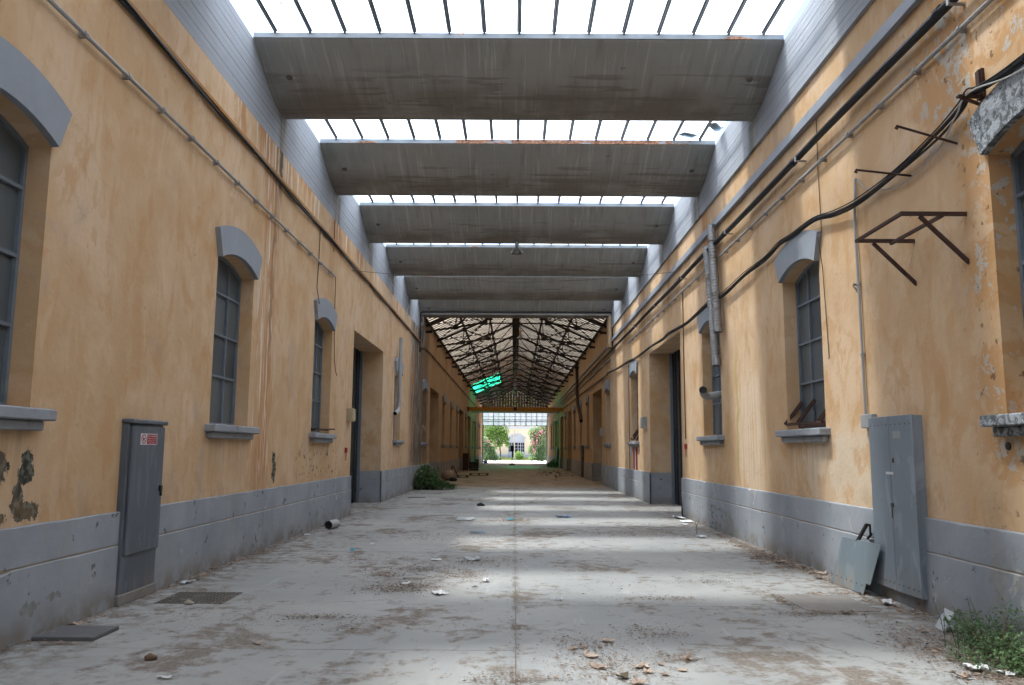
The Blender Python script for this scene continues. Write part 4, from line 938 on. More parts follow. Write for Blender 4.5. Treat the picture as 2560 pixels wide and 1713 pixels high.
# ------------------------------------------------------------------ cabinets and boxes
# left cabinet
root = thing('electric_cabinet', 'dark grey metal cabinet with a red warning sticker in the left wall', 'cabinet', (XL + .05, 8.98, .1))
x1 = XL + .075
m = MB(); m.box(XL - .05, x1, 8.565, 9.40, .11, 1.855); m.build('body', 'cabL', root, bevel=.006)
m = MB(); m.box(x1 + .001, x1 + .03, 8.60, 9.385, .50, 1.835); dr = m.build('door', 'cabL', root, bevel=.006)
m = MB(); m.box(x1 + .03, x1 + .055, 9.30, 9.35, 1.125, 1.185); m.tube([(x1 + .045, 9.325, 1.13), (x1 + .05, 9.325, 1.07)], .014, 8); m.build('handle', 'black', dr)
m = MB(); m.box(XL - .05, x1 + .05, 8.55, 9.415, 1.857, 1.905); m.build('cap', 'cabL', root, bevel=.01)
m = MB(); m.box(XL - .05, x1 + .012, 8.55, 9.44, 0.0, .109); m.build('base', 'slab', root, bevel=.01)
xs = x1 + .0315
ya, yb, za, zb = 8.775, 9.185, 1.636, 1.757
m = MB(); m.quad((xs, ya, za), (xs, yb, za), (xs, yb, zb), (xs, ya, zb)); stk = m.build('warning_sticker', 'sticker_w', root)
ym = ya + (yb - ya) * .37
m = MB(); m.quad((xs + .001, ym, za + .006), (xs + .001, yb - .012, za + .006), (xs + .001, yb - .012, zb - .008), (xs + .001, ym, zb - .008)); m.build('red_field', 'sticker_r', stk)
m = MB(); cyy, czz = ya + (ym - ya) / 2, (za + zb) / 2; ro, ri = .052, .040; ky = 1.16
for j in range(28):
    t0, t1 = 2 * math.pi * j / 28, 2 * math.pi * (j + 1) / 28
    m.quad(*[(xs + .001, cyy + r * ky * math.cos(t), czz + r * math.sin(t)) for r, t in ((ri, t0), (ro, t0), (ro, t1), (ri, t1))])
m.beam((xs + .002, cyy - .038, czz + .028), (xs + .002, cyy + .038, czz - .028), .001, .010); m.build('prohibition_ring', 'sticker_r', stk)
m = MB(); m.quad((xs + .0015, cyy - .028, czz + .022), (xs + .0015, cyy - .004, czz - .004), (xs + .0015, cyy - .010, czz - .030), (xs + .0015, cyy - .020, czz - .030))
m.quad((xs + .0015, cyy - .006, czz + .004), (xs + .0015, cyy + .034, czz + .022), (xs + .0015, cyy + .030, czz + .010), (xs + .0015, cyy + .004, czz - .008)); m.build('pictogram', 'black', stk)
def text_mesh(txt, size_y, ctr, normal_sign, X, parent, mat, name='lettering'):
    cu = bpy.data.curves.new('lettering_curve', 'FONT'); cu.body = txt; cu.align_x = 'CENTER'; cu.align_y = 'CENTER'; cu.size = 1; cu.resolution_u = 2
    to = bpy.data.objects.new('tmp_text', cu); COL.objects.link(to); bpy.context.view_layer.update()
    me = bpy.data.meshes.new_from_object(to.evaluated_get(bpy.context.evaluated_depsgraph_get())); bpy.data.objects.remove(to)
    vs = np.array([v.co for v in me.vertices]); w = vs[:, 0].max() - vs[:, 0].min(); h = vs[:, 1].max() - vs[:, 1].min(); mxx = (vs[:, 0].max() + vs[:, 0].min()) / 2; mny = (vs[:, 1].max() + vs[:, 1].min()) / 2
    W_, H_ = size_y; o0 = ORG[parent.name]
    for v in me.vertices:
        a = (v.co.x - mxx) / w * W_; b = (v.co.y - mny) / h * H_
        v.co = Vector((X, ctr[0] + a * normal_sign, ctr[1] + b)) - o0
    me.materials.append(M[mat]); o = bpy.data.objects.new(name, me); COL.objects.link(o); o.parent = parent; return o
cyt = (ym + yb - .012) / 2; Wt = yb - ym - .04
for txt, zz, hh, ww in (('NON APRIRE', zb - .028, .017, 1.0), ('PRIMA DI AVER', zb - .054, .010, .96), ('INTERROTTO LA', zb - .078, .010, .9), ('TENSIONE', zb - .101, .010, .78)):
    text_mesh(txt, (Wt * ww, hh), (cyt, zz), 1, xs + .002, stk, 'sticker_w')
# right cabinet
root = thing('wall_cabinet', 'tall blue-grey two-door metal cabinet on the right wall', 'cabinet', (XR - .05, 8.97, .13))
xf = XR - .095
m = MB(); m.box(xf + .001, XR + .05, 8.46, 9.48, .135, 1.985); m.build('body', 'cabR', root, bevel=.004)
for a, b in ((8.45, 8.985), (8.992, 9.49)):
    m = MB(); m.box(xf - .018, xf, a, b, .14, 1.995); d = m.build('door', 'cabR', root, bevel=.004)
    for zz in (1.90, .215):
        for k in range(5):
            yy = a + .05 + (b - a - .1) * k / 4; m = MB(); m.tube([(xf - .022, yy, zz), (xf - .012, yy, zz)], .009, 6); m.build('rivet', 'iron', d)
    if a < 8.5:
        m = MB(); m.box(xf - .04, xf - .019, 8.95, 8.985, 1.02, 1.06); m.tube([(xf - .03, 8.975, 1.02), (xf - .03, 8.975, .90)], .008, 6); m.build('handle', 'iron', d)
        m = MB(); m.quad((xf - .0195, 8.72, 1.75), (xf - .0195, 8.90, 1.75), (xf - .0195, 8.90, 1.83), (xf - .0195, 8.72, 1.83)); m.build('label_plate', 'boxg', d)
        m = MB(); m.box(xf - .022, xf - .018, 8.90, 8.93, 1.49, 1.54); m.build('lock_plate', 'rust', d)
m = MB(); m.box(xf - .021, xf - .0185, 8.93, 9.10, 1.365, 1.392); m.build('paper_seal', 'paper', root)
m = MB(); m.box(XR - .07, XR - .002, 9.50, 9.80, 1.885, 2.045); jb = m; solo(jb, 'junction_box', 'boxg', 'small grey junction box at the top corner of the tall blue-grey cabinet', 'box', bevel=.006)
for X, s, y0, y1, z0, z1, mt, lab in ((XL, -1, 20.0, 20.42, 2.28, 2.60, 'boxy', 'yellowed switch box beside the left doorway'), (XR, 1, 26.0, 26.5, 2.33, 2.68, 'boxg', 'grey switch box on the right wall before the open hopper window'), (XR, 1, 38.75, 39.1, 2.3, 2.65, 'boxg', 'small grey box beside the first doorway of the covered right wall')):
    root = thing('switch_box', lab, 'box', (X, y0, z0)); x_ = X - s * .13
    m = MB(); m.box(*sorted((x_, X - s * .002)), y0, y1, z0, z1); m.build('body', mt, root, bevel=.008); m = MB(); m.box(*sorted((x_ - s * .012, x_ - s * .001)), y0 + .03, y1 - .03, z0 + .03, z1 - .03); m.build('lid', mt, root)
for X, s, y, z, lab in ((XL, -1, 19.95, 1.58, 'small red alarm box on the left wall beside the doorway'), (XR, 1, 20.09, 1.72, 'small red alarm box on the right wall beside the doorway')):
    m = MB(); m.box(*sorted((X - s * .05, X - s * .002)), y - .06, y + .06, z - .06, z + .06); m.tube([(X - s * .03, y, z - .06), (X - s * .02, y, z - .25)], .008, 6); solo(m, 'alarm_box', 'red', lab, 'alarm box', 'red alarm boxes by the doors')
root = thing('fire_hose_niche', 'dark red fire hose box under the far right window', 'fire box', (XR, 28.55, .96))
m = MB(); m.box(XR - .03, XR - .002, 28.15, 28.95, .97, 1.78); m.build('frame', 'red', root); m = MB(); m.box(XR - .034, XR - .031, 28.22, 28.62, 1.0, 1.72); m.build('door', 'woodred', root)
m = MB(); m.box(XR - .037, XR - .031, 28.36, 28.45, .95, 1.76); m.build('bar', 'paper', root)
m = MB(); m.box(XR - .012, XR - .002, 29.45, 29.75, 1.40, 1.84); solo(m, 'notice_plate', 'backtrim', 'small grey notice plate left of the fire hose box', 'plate')

# ------------------------------------------------------------------ lamps
def lamp(x, y, zb, r, hang_to, lab, cap='lampcap'):
    root = thing('bell_lamp', lab, 'lamp', (x, y, zb), 'bell lamps under the roof')
    prof = [(1.0, 0), (.97, .10), (.88, .32), (.68, .58), (.42, .78), (.30, .86), (.28, 1.15), (.10, 1.2)]
    m = MB(); m.tube([(x, y, zb + r * h) for _, h in prof], [r * k for k, _ in prof], 18, cap=False); m.build('shade', 'lamp', root, smooth=True)
    m = MB(); m.tube([(x, y, zb + r * 1.15), (x, y, zb + r * 2.4)], r * .32, 10); m.build('cap', cap, root)
    m = MB(); m.tube([(x, y, zb + r * 2.4), (x, y, hang_to)], .015, 6); m.build('rod', 'iron', root)
    m = MB(); m.tube([(x, y, zb + r * .05), (x, y, zb + r * .5)], [r * .28, r * .2], 10); m.build('bulb', 'boxg', root)
lamp(.04, 22.2, 7.03, .165, 7.39, 'grey bell lamp hanging under the third concrete beam', 'lamp')
lamp(.285, 43.0, 7.48, .19, 9.1, 'pale bell lamp with amber cap, nearest under the trussed roof')
lamp(.11, 55.0, 7.43, .18, 9.1, 'bell lamp with dark cap further along under the ridge', 'iron')
lamp(.24, 66.0, 7.40, .18, 9.1, 'bell lamp with amber cap midway along the dark ridge')
lamp(-.05, 84.0, 7.45, .18, 9.1, 'bell lamp tinted green below the green roof sheets', 'greenpanel')  # light through the green sheets is put into the cap's colour
lamp(.3, 92.0, 7.0, .19, 9.1, 'farthest bell lamp with amber cap above the yellow beam')

# ------------------------------------------------------------------ things on the floor
root = thing('manhole_cover', 'square checkered iron cover in the floor by the left cabinet', 'cover', (-3.38, 9.1, 0))
m = MB(); m.box(-3.74, -3.03, 8.76, 9.42, -.005, .006); m.build('plate', 'iron', root)
m = MB()
for i in range(13):
    for j in range(12):
        x, y = -3.70 + .053 * i, 8.80 + .053 * j; a = math.pi / 4 if (i + j) % 2 else -math.pi / 4; c, s = math.cos(a), math.sin(a)
        m.obox((x, y, .008), (.020 * c, .020 * s, 0), (-.006 * s, .006 * c, 0), (0, 0, .003))
o = m.build('tread_pattern', 'iron', root); o['kind'] = 'stuff'
m = MB(); m.box(-4.02, -3.50, 7.06, 7.51, .0, .035); solo(m, 'steel_plate', 'slate', 'dark raised plate lying against the left wall near the corner of the photo', 'plate', bevel=.004)
m = MB(); m.box(2.98, 3.72, 8.58, 9.52, -.004, .005); solo(m, 'manhole_cover', 'slab', 'square rough concrete cover in the floor in front of the tall right cabinet', 'cover')
m = MB(); m.box(-3.56, -3.0, 27.85, 28.2, -.004, .012); solo(m, 'steel_plate', 'iron', 'dark flat plate on the floor past the left doorway', 'plate')
m = MB(); pts = [Vector((-3.73, 16.72, .088)), Vector((-3.66, 17.12, .088))]; root = thing('pipe_piece', 'short piece of grey drainpipe lying by the left wall', 'pipe', (-3.7, 16.9, 0))
m.tube(pts, .088, 16, cap=False); m.build('pipe', 'pvc', root, smooth=True); m = MB(); m.tube([pts[0].lerp(pts[1], .1), pts[1]], .082, 16); m.build('mouth_shade', 'black', root)  # black plug paints the shade inside the hollow piece
# leaning sheet
root = thing('leaning_sheet', 'pale blue-grey metal sheet leaning against the plinth beside the tall cabinet', 'metal sheet', (3.96, 9.95, 0))
a0, b0_, a1, b1_ = Vector((3.955, 9.43, .006)), Vector((3.965, 10.47, .006)), Vector((4.125, 9.40, .575)), Vector((4.125, 10.49, .56))
def lp(u, v): return (a0.lerp(b0_, u)).lerp(a1.lerp(b1_, u), v)
m = MB()
a0, b0_, a1, b1_ = Vector((3.945, 9.42, .006)), Vector((3.945, 10.46, .006)), Vector((4.05, 9.24, .585)), Vector((4.05, 10.32, .57))
off = Vector((.006, 0, .002))
for c4 in ([lp(0.0, .22), lp(1, .22), lp(1, 1), lp(0, 1)], [lp(.10, 0), lp(1, 0), lp(1, .22), lp(.10, .22)]):
    m.quad(*c4); m.quad(*[q_ + off for q_ in reversed(c4)])
    for k in range(4): m.quad(c4[k], c4[(k + 1) % 4], c4[(k + 1) % 4] + off, c4[k] + off)
m.build('sheet', 'leansheet', root)
for k in range(6):
    c = lp(.18 + .14 * k, .17) + Vector((-.003, 0, 0)); m = MB(); m.tube([c, c + Vector((-.004, 0, 0))], .008, 6); m.build('rivet', 'rust', root)
m = MB(); m.beam((4.06, 9.90, .55), (4.09, 9.68, .77), .028, .035); m.beam((4.09, 9.68, .775), (4.13, 9.66, .765), .03, .02); m.beam((4.12, 9.665, .76), (4.12, 9.66, .66), .02, .015); m.beam((4.135, 9.66, .67), (4.135, 9.78, .60), .02, .02)
solo(m, 'bent_handle', 'black', 'black bent iron handle resting on top of the leaning sheet', 'handle')
m = MB(); m.obox((3.93, 7.72, .09), (.015, .11, 0), (.05, 0, .085), (.006, 0, -.004)); m.quad((3.90, 7.83, .10), (3.97, 7.80, .17), (3.98, 7.86, .05)); m.quad((3.88, 7.62, .08), (3.97, 7.65, .15), (3.93, 7.58, .03)); solo(m, 'plaster_fragment', 'plaster_bit', 'broken slab of grey plaster leaning on the right plinth above the weeds', 'debris')
# scraps of paper and plastic: each crumpled sheet its own object
def scrap(x, y, w, d, h, mat, lab, name='paper_scrap', seed=0, rot=0.0, cat='litter'):
    q = random.Random(seed); n = 5; m = MB(); V = {}
    for i in range(n):
        for j in range(n):
            u, v = i / (n - 1) - .5, j / (n - 1) - .5
            ed = 1 + q.uniform(-.22, .22) * (abs(u) > .45 or abs(v) > .45)
            px, py = u * w * ed, v * d * ed; c, s = math.cos(rot), math.sin(rot)
            V[i, j] = (x + px * c - py * s, y + px * s + py * c, .006 + max(0, h * (q.random() * .8 + .2 * abs(u) * 2)))
    for i in range(n - 1):
        for j in range(n - 1): m.quad(V[i, j], V[i + 1, j], V[i + 1, j + 1], V[i, j + 1])
    solo(m, name, mat, lab, cat)
scrap(-.84, 9.43, .13, .22, .03, 'paper', 'white paper sheet beside the leaf pile left of the centre joint', seed=1, rot=.5)
scrap(-1.29, 10.1, .09, .14, .02, 'paper', 'small flat white scrap behind the leaf pile left of the centre', seed=2)
scrap(-.35, 10.33, .08, .15, .05, 'paper', 'crumpled white scrap near the centre joint in the sunlit band', seed=3)
scrap(-1.13, 12.2, .16, .1, .03, 'paper', 'pale crumpled strip left of the centre in the grey shade', seed=4)
scrap(-.59, 12.27, .2, .2, .05, 'plaster_bit', 'pale crumpled rag amid dark leaf crumbs left of the centre joint', seed=5)
scrap(-.71, 16.26, .27, .16, .03, 'blue', 'long blue plastic strip on the shaded floor band', 'plastic_scrap', seed=6)
scrap(-2.56, 13.31, .09, .12, .04, 'teal', 'small teal wrapper on the floor towards the left wall', 'plastic_scrap', seed=7)
scrap(-2.38, 14.13, .1, .1, .03, 'paper', 'small white scrap near the teal wrapper', seed=8)
scrap(-.09, 19.25, .14, .3, .05, 'teal', 'greenish wrapper lying on the leaf pile at the centre joint', 'plastic_scrap', seed=9)
scrap(-2.44, 5.97, .1, .05, .02, 'paper', 'white scrap at the very bottom edge of the floor on the left', seed=10)
scrap(.48, 9.08, .09, .1, .025, 'plaster_bit', 'small grey crumpled scrap right of the centre joint', seed=11)
scrap(3.95, 8.93, .12, .16, .06, 'paper', 'bright white crumpled paper at the foot of the tall right cabinet', seed=12)
scrap(3.51, 15.64, .16, .25, .05, 'plaster_bit', 'pale flat chip near the right wall past the ducts', seed=13)
scrap(3.93, 20.0, .2, .6, .07, 'paper', 'white plaster chips on the floor before the right doorway, farther piece', seed=14)
scrap(3.95, 19.0, .26, .35, .04, 'paper', 'white plaster chips on the floor before the right doorway, middle piece', seed=15)
scrap(3.75, 18.25, .12, .3, .03, 'paper', 'white plaster chips on the floor before the right doorway, nearest piece', seed=16)
scrap(-3.9, 10.05, .12, .16, .03, 'plaster_bit', 'pale scrap at the foot of the left plinth past the cabinet', seed=17)
scrap(-3.86, 15.6, .1, .22, .03, 'paper', 'white scrap on the floor against the left plinth before the pipe piece', seed=18)
scrap(-3.5, 15.95, .12, .14, .05, 'leafd', 'curled orange-brown leaf in front of the pipe piece', 'fallen_leaf', seed=19, cat='leaf')
scrap(1.2, 20.1, .35, .3, .05, 'blue', 'flattened blue-grey bag on the sunlit floor right of the leaf pile', 'plastic_scrap', seed=20)
scrap(3.42, 6.33, .13, .12, .05, 'paper', 'torn white paper at the edge of the weeds', seed=21)
scrap(3.62, 6.22, .12, .1, .03, 'paper', 'small white scrap nearest the bottom right weeds', seed=22)
m = MB(); m.quad((-1.33, 19.0, .02), (-1.0, 18.95, .02), (-.88, 19.35, .05), (-1.3, 19.4, .06)); m.quad((-1.33, 19.0, .005), (-1.0, 18.95, .005), (-1.0, 18.95, .02), (-1.33, 19.0, .02)); solo(m, 'cardboard_piece', 'plaster_bit', 'pale flat board on the floor left of the leaf pile in the middle distance', 'board')
m = MB(); m.tube([(-1.06, 23.95, .03), (-.96, 24.0, .05), (-.86, 23.97, .02)], [.035, .06, .025], 8); solo(m, 'dark_rag', 'rubber', 'dark crumpled rag on the floor in the middle distance', 'rag', smooth=True)
m = MB(); m.tube([(-2.80, 6.46, .012), (-2.77, 6.48, .02), (-2.72, 6.49, .012)], [.02, .032, .015], 7); solo(m, 'wood_chip', 'wood', 'single brown chip on the bare floor at the lower left', 'chip', smooth=True)
m = MB(); m.tube([(-3.40, 8.70, .012), (-3.36, 8.71, .025), (-3.31, 8.72, .012)], [.012, .028, .012], 8); solo(m, 'pebble', 'stone', 'pale pebble on the front edge of the checkered cover', 'stone', smooth=True)
# big plane leaves at the lower right
def plane_leaf(x, y, sz, rot, curl, lab, seed, mat='leafd'):
    q = random.Random(seed); lob = []
    for k, a in enumerate((-150, -100, -50, 0, 50, 100, 150)):
        L = (.55, .85, .95, 1.05, .95, .8, .5)[k] * q.uniform(.85, 1.1); t = math.radians(a)
        lob.append((L * math.cos(t), L * math.sin(t)))
        if k < 6: t2 = math.radians(a + 25); lob.append((.62 * math.cos(t2), .62 * math.sin(t2)))
    c, s = math.cos(rot), math.sin(rot); m = MB()
    def P(u, v):
        z = .010 + sz * curl * (abs(v) ** 1.6 * .42 * q.uniform(.4, 1.6) + .24 * max(0, u) ** 2 * q.uniform(.3, 1.2))
        return (x + sz * (u * c - v * s), y + sz * (u * s + v * c), z)
    rim = [P(u, v) for u, v in lob]; ctr = P(0, 0)
    for k in range(len(rim)): m.quad(ctr, rim[k], rim[(k + 1) % len(rim)])
    st = [(x - sz * .9 * c, y - sz * .9 * s, .012), ctr]; m.tube(st, .003, 4)
    solo(m, 'fallen_leaf', mat, lab, 'leaf', 'big dry plane leaves on the floor')
for a in ((.60, 6.66, .085, .3, .5, 'large star-shaped dry leaf lying right of the centre joint', 1, 'leafpale'), (.63, 6.33, .085, .9, .8, 'long curled pinkish leaf right of the centre joint near the bottom edge', 2, 'leafd'), (.80, 7.17, .08, 2.0, .6, 'dry leaf with a ragged dark edge, farthest of the lower right leaves', 3, 'leafpale'),
          (.95, 6.35, .085, -.5, .8, 'pale folded leaf in the lower right leaf cluster', 4, 'leafpale'), (.98, 6.21, .06, 1.9, .7, 'small pale leaf just below the folded one in the lower right cluster', 5, 'leafpale'), (1.09, 6.15, .045, .2, .4, 'stubby pinkish leaf at the right end of the lower right cluster', 6, 'leafd'),
          (1.24, 6.26, .05, 1.2, .2, 'single flat pale leaf right of the cluster near the bottom', 7, 'leafpale'), (.78, 6.05, .07, 2.6, 1.2, 'dark rolled leaf near the bottom edge right of centre', 8, 'stem'), (.86, 5.9, .08, .2, 1.1, 'leaf cut by the bottom edge of the photo right of centre', 9, 'leafd'), (1.34, 6.58, .075, .1, .9, 'reddish torn leaf by a dark crumb heap, right of the star-shaped leaf', 10, 'leafd'),
          (.57, 6.94, .05, 2.2, .8, 'small curled leaf above the large star-shaped one', 11, 'leafd'), (-4.0, 7.25, .085, 1.0, 1.0, 'reddish leaf standing at the left plinth behind the dark raised plate', 12, 'leafd'), (-3.93, 7.66, .075, 2.0, 1.0, 'pinkish leaf at the left plinth a little past the dark raised plate', 13, 'leafd'), (4.06, 11.1, .11, 2.2, .8, 'pale leaves heaped against the right plinth beside the leaning sheet', 14, 'leafpale')):
    plane_leaf(*a[:6], a[6], a[7])
# leaf litter: thousands of crumbs in drifts
q = np.random.default_rng(5)
def litter(name, patches, mat, size):
    V = []; F = []
    for (cx, cy_, sx, sy, n) in patches:
        X = q.normal(cx, sx, n); Y = q.normal(cy_, sy, n)
        for x, y in zip(X, Y):
            if not (-4.04 < x < 4.14): 
                x = min(max(x, -4.03), 4.13) + q.normal(0, .03)
                if not (-4.05 < x < 4.15): continue
            s = size * q.uniform(.35, 1.25) * (1.7 if q.random() < .08 else 1); a = q.uniform(0, 6.28); c, sn = math.cos(a), math.sin(a); z = .003 + q.random() * .012
            i = len(V); asp = q.uniform(.3, .8)
            for u, v, dz in ((-1, -.5, 0), (0, -asp, q.uniform(0, .4)), (1, 0, 0), (0.1, asp, q.uniform(0, .5))):
                V.append((x + s * (u * c - v * sn), y + s * (u * sn + v * c), z + s * dz))
            F.append((i, i + 1, i + 2, i + 3))
    me = bpy.data.meshes.new(name); me.from_pydata(V, [], F); me.materials.append(M[mat]); o = bpy.data.objects.new(name, me); COL.objects.link(o); o['kind'] = 'stuff'
    return o
LP = [(-1.35, 9.8, .35, .28, 700), (-1.65, 10.75, .18, .2, 260), (-1.25, 11.35, .3, .3, 420), (-.65, 10.9, .25, .3, 300), (-.5, 12.1, .35, .35, 400), (-.05, 19.3, .42, .7, 900), (-1.7, 15.5, .5, .6, 350), (-.6, 15.9, .8, .5, 300), (-2.2, 12.2, .5, .5, 260), (-1.9, 8.1, .35, .12, 240), (-1.3, 7.7, .5, .2, 160), (-2.9, 8.0, .5, .5, 120),
      (.75, 6.4, .28, .35, 420), (1.3, 6.6, .15, .12, 130), (1.25, 7.5, .25, .25, 220), (.55, 7.1, .2, .2, 130), (0.02, 6.0, .25, .12, 180), (.02, 7.5, .05, .8, 40), (.02, 9.5, .05, .8, 40), (1.7, 9.2, .3, .1, 120), (1.9, 16.3, .8, .5, 360), (2.8, 16.6, .7, .6, 600), (2.9, 8.4, .25, .12, 160), (3.35, 8.45, .35, .08, 200), (2.9, 9.1, .05, .3, 140), (2.4, 10.4, .3, .15, 110), (1.0, 10.3, .8, 1.5, 160), (-.5, 25, 2.0, 2.0, 200), (1, 28, 2, 3, 200), (-1.5, 55, 1.2, 5, 500), (2.3, 56, .9, 6, 700), (0, 45, 2.5, 6, 500), (1, 62, 2, 4, 300)]
LP += [(3.98, 10.6 + .45 * k, .10 + .02 * k % 3 * .02, .35, 90) for k in range(14)] + [(3.8, 12.6, .2, .8, 380), (3.9, 14.4, .15, .6, 240), (3.98, 9.9, .06, .6, 130), (4.0, 8.5, .08, .5, 160), (3.7, 7.4, .25, .5, 420), (3.35, 6.8, .2, .5, 420), (3.5, 6.15, .25, .15, 260), (3.98, 18.6, .15, 1.0, 260)]
LP += [(-3.98, 5.5 + .6 * k, .06, .4, 46) for k in range(26)] + [(-3.93, 10.6, .07, .8, 170), (-3.9, 12.9, .09, .8, 200), (-3.6, 9.55, .2, .06, 90), (-3.75, 6.95, .2, .05, 120), (-3.95, 15, .06, 1.0, 130), (-3.9, 30, .12, 1.2, 120)]
litter('leaf_litter', [(a, b, c * .75, d * .75, int(n * 2.8)) for a, b, c, d, n in LP], 'litter', .0105)
RL = [(4.0, 13.9, .10, .45, 60), (3.95, 13.0, .13, .5, 130), (3.92, 12.2, .15, .45, 150), (4.0, 11.3, .08, .4, 60), (3.98, 10.8, .10, .3, 40), (3.85, 9.6, .06, .25, 40), (3.6, 9.62, .25, .05, 24), (4.02, 8.6, .08, .4, 60), (3.7, 7.6, .2, .4, 60), (3.45, 6.6, .18, .5, 70), (3.2, 8.5, .3, .06, 24), (-4.0, 9.9, .05, .35, 36), (-3.97, 11, .07, .8, 70), (-3.95, 13, .08, .8, 70), (-4.0, 7.6, .05, .5, 30)]
litter('dry_leaves', RL + [(a, b, c * 1.3, d * 1.3, max(1, n // 34)) for a, b, c, d, n in LP if b < 22], 'leafmix', .03)

# ------------------------------------------------------------------ plants inside
def foliage(name, mat, clumps, size, parent=None, kind=None, seed=1, flat=.6, long=1.0):
    """many small leaf faces gathered in uneven clumps: (cx,cy,cz, rx,ry,rz, n)"""
    g_ = np.random.default_rng(seed); V = []; F = []
    o0 = ORG[parent.name] if parent else Vector((0, 0, 0))
    for (cx, cy_, cz, rx, ry, rz, n) in clumps:
        d = g_.normal(size=(n, 3)); d /= np.linalg.norm(d, axis=1)[:, None] + 1e-9; r = g_.random(n) ** .42
        Pp = np.array([cx, cy_, cz]) + d * r[:, None] * np.array([rx, ry, rz])
        for p in Pp:
            if p[2] < .01: p[2] = .01 + g_.random() * .06
            a = g_.uniform(0, 6.28); tilt = g_.normal(0, flat); s = size * g_.uniform(.4, 1.5)
            u = np.array([math.cos(a) * math.cos(tilt), math.sin(a) * math.cos(tilt), math.sin(tilt)]) * s * long
            w = np.array([-math.sin(a), math.cos(a), g_.normal(0, .5)]) * s * .45
            i = len(V); V += [tuple(p - u - np.array(o0)), tuple(p + w - np.array(o0)), tuple(p + u - np.array(o0)), tuple(p - w - np.array(o0))]; F.append((i, i + 1, i + 2, i + 3))
    me = bpy.data.meshes.new(name); me.from_pydata(V, [], F); me.materials.append(M[mat]); o = bpy.data.objects.new(name, me); COL.objects.link(o)
    if parent: o.parent = parent; ORG[o.name] = o0
    if kind: o['kind'] = kind
    return o
q2 = random.Random(11)
def plant(name, lab, cat, base, mat, clumps, size, stems=10, seed=1, flat=.6, long=1.0, fl=None, group=None):
    root = thing(name, lab, cat, base, group)
    o = foliage('foliage', mat, clumps, size, root, None, seed, flat, long)
    m = MB()
    for k in range(stems):
        c = q2.choice(clumps); t = (c[0] + q2.uniform(-.6, .6) * c[3], c[1] + q2.uniform(-.6, .6) * c[4], c[2] + q2.uniform(-.2, .7) * c[5])
        b = (base[0] + q2.uniform(-.3, .3) * (t[0] - base[0]) + q2.uniform(-.06, .06), base[1] + .4 * (t[1] - base[1]), 0.0)
        m.tube([b, tuple((Vector(b) + Vector(t)) / 2 + Vector((q2.uniform(-.04, .04), 0, .04))), t], [.006 + size * .1, .005 + size * .06, .003], 5)
    m.build('stems', 'stem', root)
    if fl: foliage('flowers', 'pink', fl, size * 1.1, root, None, seed + 9, 1.0)
    return root
plant('weed_patch', 'low green weeds spreading from the right plinth at the lower right corner', 'weeds', (3.85, 6.7, 0), 'weed',
      [(3.98, 7.35, .10, .16, .35, .16, 420), (3.86, 6.95, .10, .25, .35, .17, 760), (3.82, 6.55, .09, .27, .32, .15, 800), (3.76, 6.2, .07, .22, .22, .12, 500), (3.95, 6.3, .12, .2, .35, .22, 700), (4.0, 5.8, .1, .2, .5, .2, 700), (4.05, 6.9, .2, .1, .3, .22, 400), (3.5, 6.5, .05, .16, .4, .07, 260), (3.82, 6.6, .06, .3, .6, .09, 900), (3.9, 6.2, .08, .3, .4, .14, 600)], .0165, 60, 3, .5)
m = MB()
for k in range(22):
    x, y = 3.9 + q2.uniform(-.4, .2), 6.6 + q2.uniform(-.7, .9); h_ = q2.uniform(.2, .42); lx, ly = q2.uniform(-.12, .08), q2.uniform(-.12, .12)
    m.tube([(x, y, 0), (x + lx * .4, y + ly * .4, h_ * .6), (x + lx, y + ly, h_)], [.004, .003, .0015], 4)
    for j in range(6):
        t_ = .4 + .1 * j; a = q2.uniform(0, 6.28); cx_, cy2, cz_ = x + lx * t_, y + ly * t_, h_ * t_; L_ = q2.uniform(.018, .04)
        m.quad((cx_, cy2, cz_), (cx_ + L_ * .5 * math.cos(a + .5), cy2 + L_ * .5 * math.sin(a + .5), cz_ + .012), (cx_ + L_ * math.cos(a), cy2 + L_ * math.sin(a), cz_ + .006), (cx_ + L_ * .5 * math.cos(a - .5), cy2 + L_ * .5 * math.sin(a - .5), cz_ + .012))
o = m.build('weed_stalks', 'weed', None); tag(o, kind='stuff')
plant('shrub', 'bushy green shrub growing at the foot of the portal on the left', 'shrub', (-3.55, 33.6, 0), 'bush',
      [(-3.75, 33.7, .5, .30, .6, .5, 900), (-3.4, 33.6, .34, .40, .6, .38, 1200), (-3.0, 33.5, .20, .42, .5, .22, 800), (-3.85, 33.2, .3, .2, .4, .32, 420), (-3.6, 33.9, .82, .2, .35, .28, 220), (-3.3, 33.9, .62, .25, .3, .3, 260), (-2.6, 33.7, .14, .3, .4, .14, 260)], .042, 30, 4, .8, 1.3)
plant('weed_tuft', 'small green tuft by the right wall before the green panel', 'weeds', (3.9, 80, 0), 'bush', [(3.75, 79, .35, .4, 1.6, .4, 300), (3.4, 79.5, .2, .35, 1.2, .22, 160)], .10, 6, 5)
plant('weed_tuft', 'small green tuft at the left wall in the green light', 'weeds', (-3.95, 84, 0), 'bush', [(-3.85, 84, .3, .25, 2.0, .4, 260)], .10, 6, 6)
m = MB(); 
for k in range(26):
    x, y = 4.08 + q2.uniform(-.03, .03), 16.9 + q2.uniform(-.5, .3); z = q2.uniform(.02, .5)
    m.quad((x, y, z), (x - .02, y + .03, z + .02), (x - .03, y, z + .045), (x - .01, y - .03, z + .02))
solo(m, 'weed_tuft', 'weed', 'few green leaves growing out of the crack in the right plinth', 'weeds')
m = MB(); m.tube([(3.55, 16.2, 0), (3.56, 16.25, .12), (3.53, 16.22, .26)], [.006, .005, .003], 5)
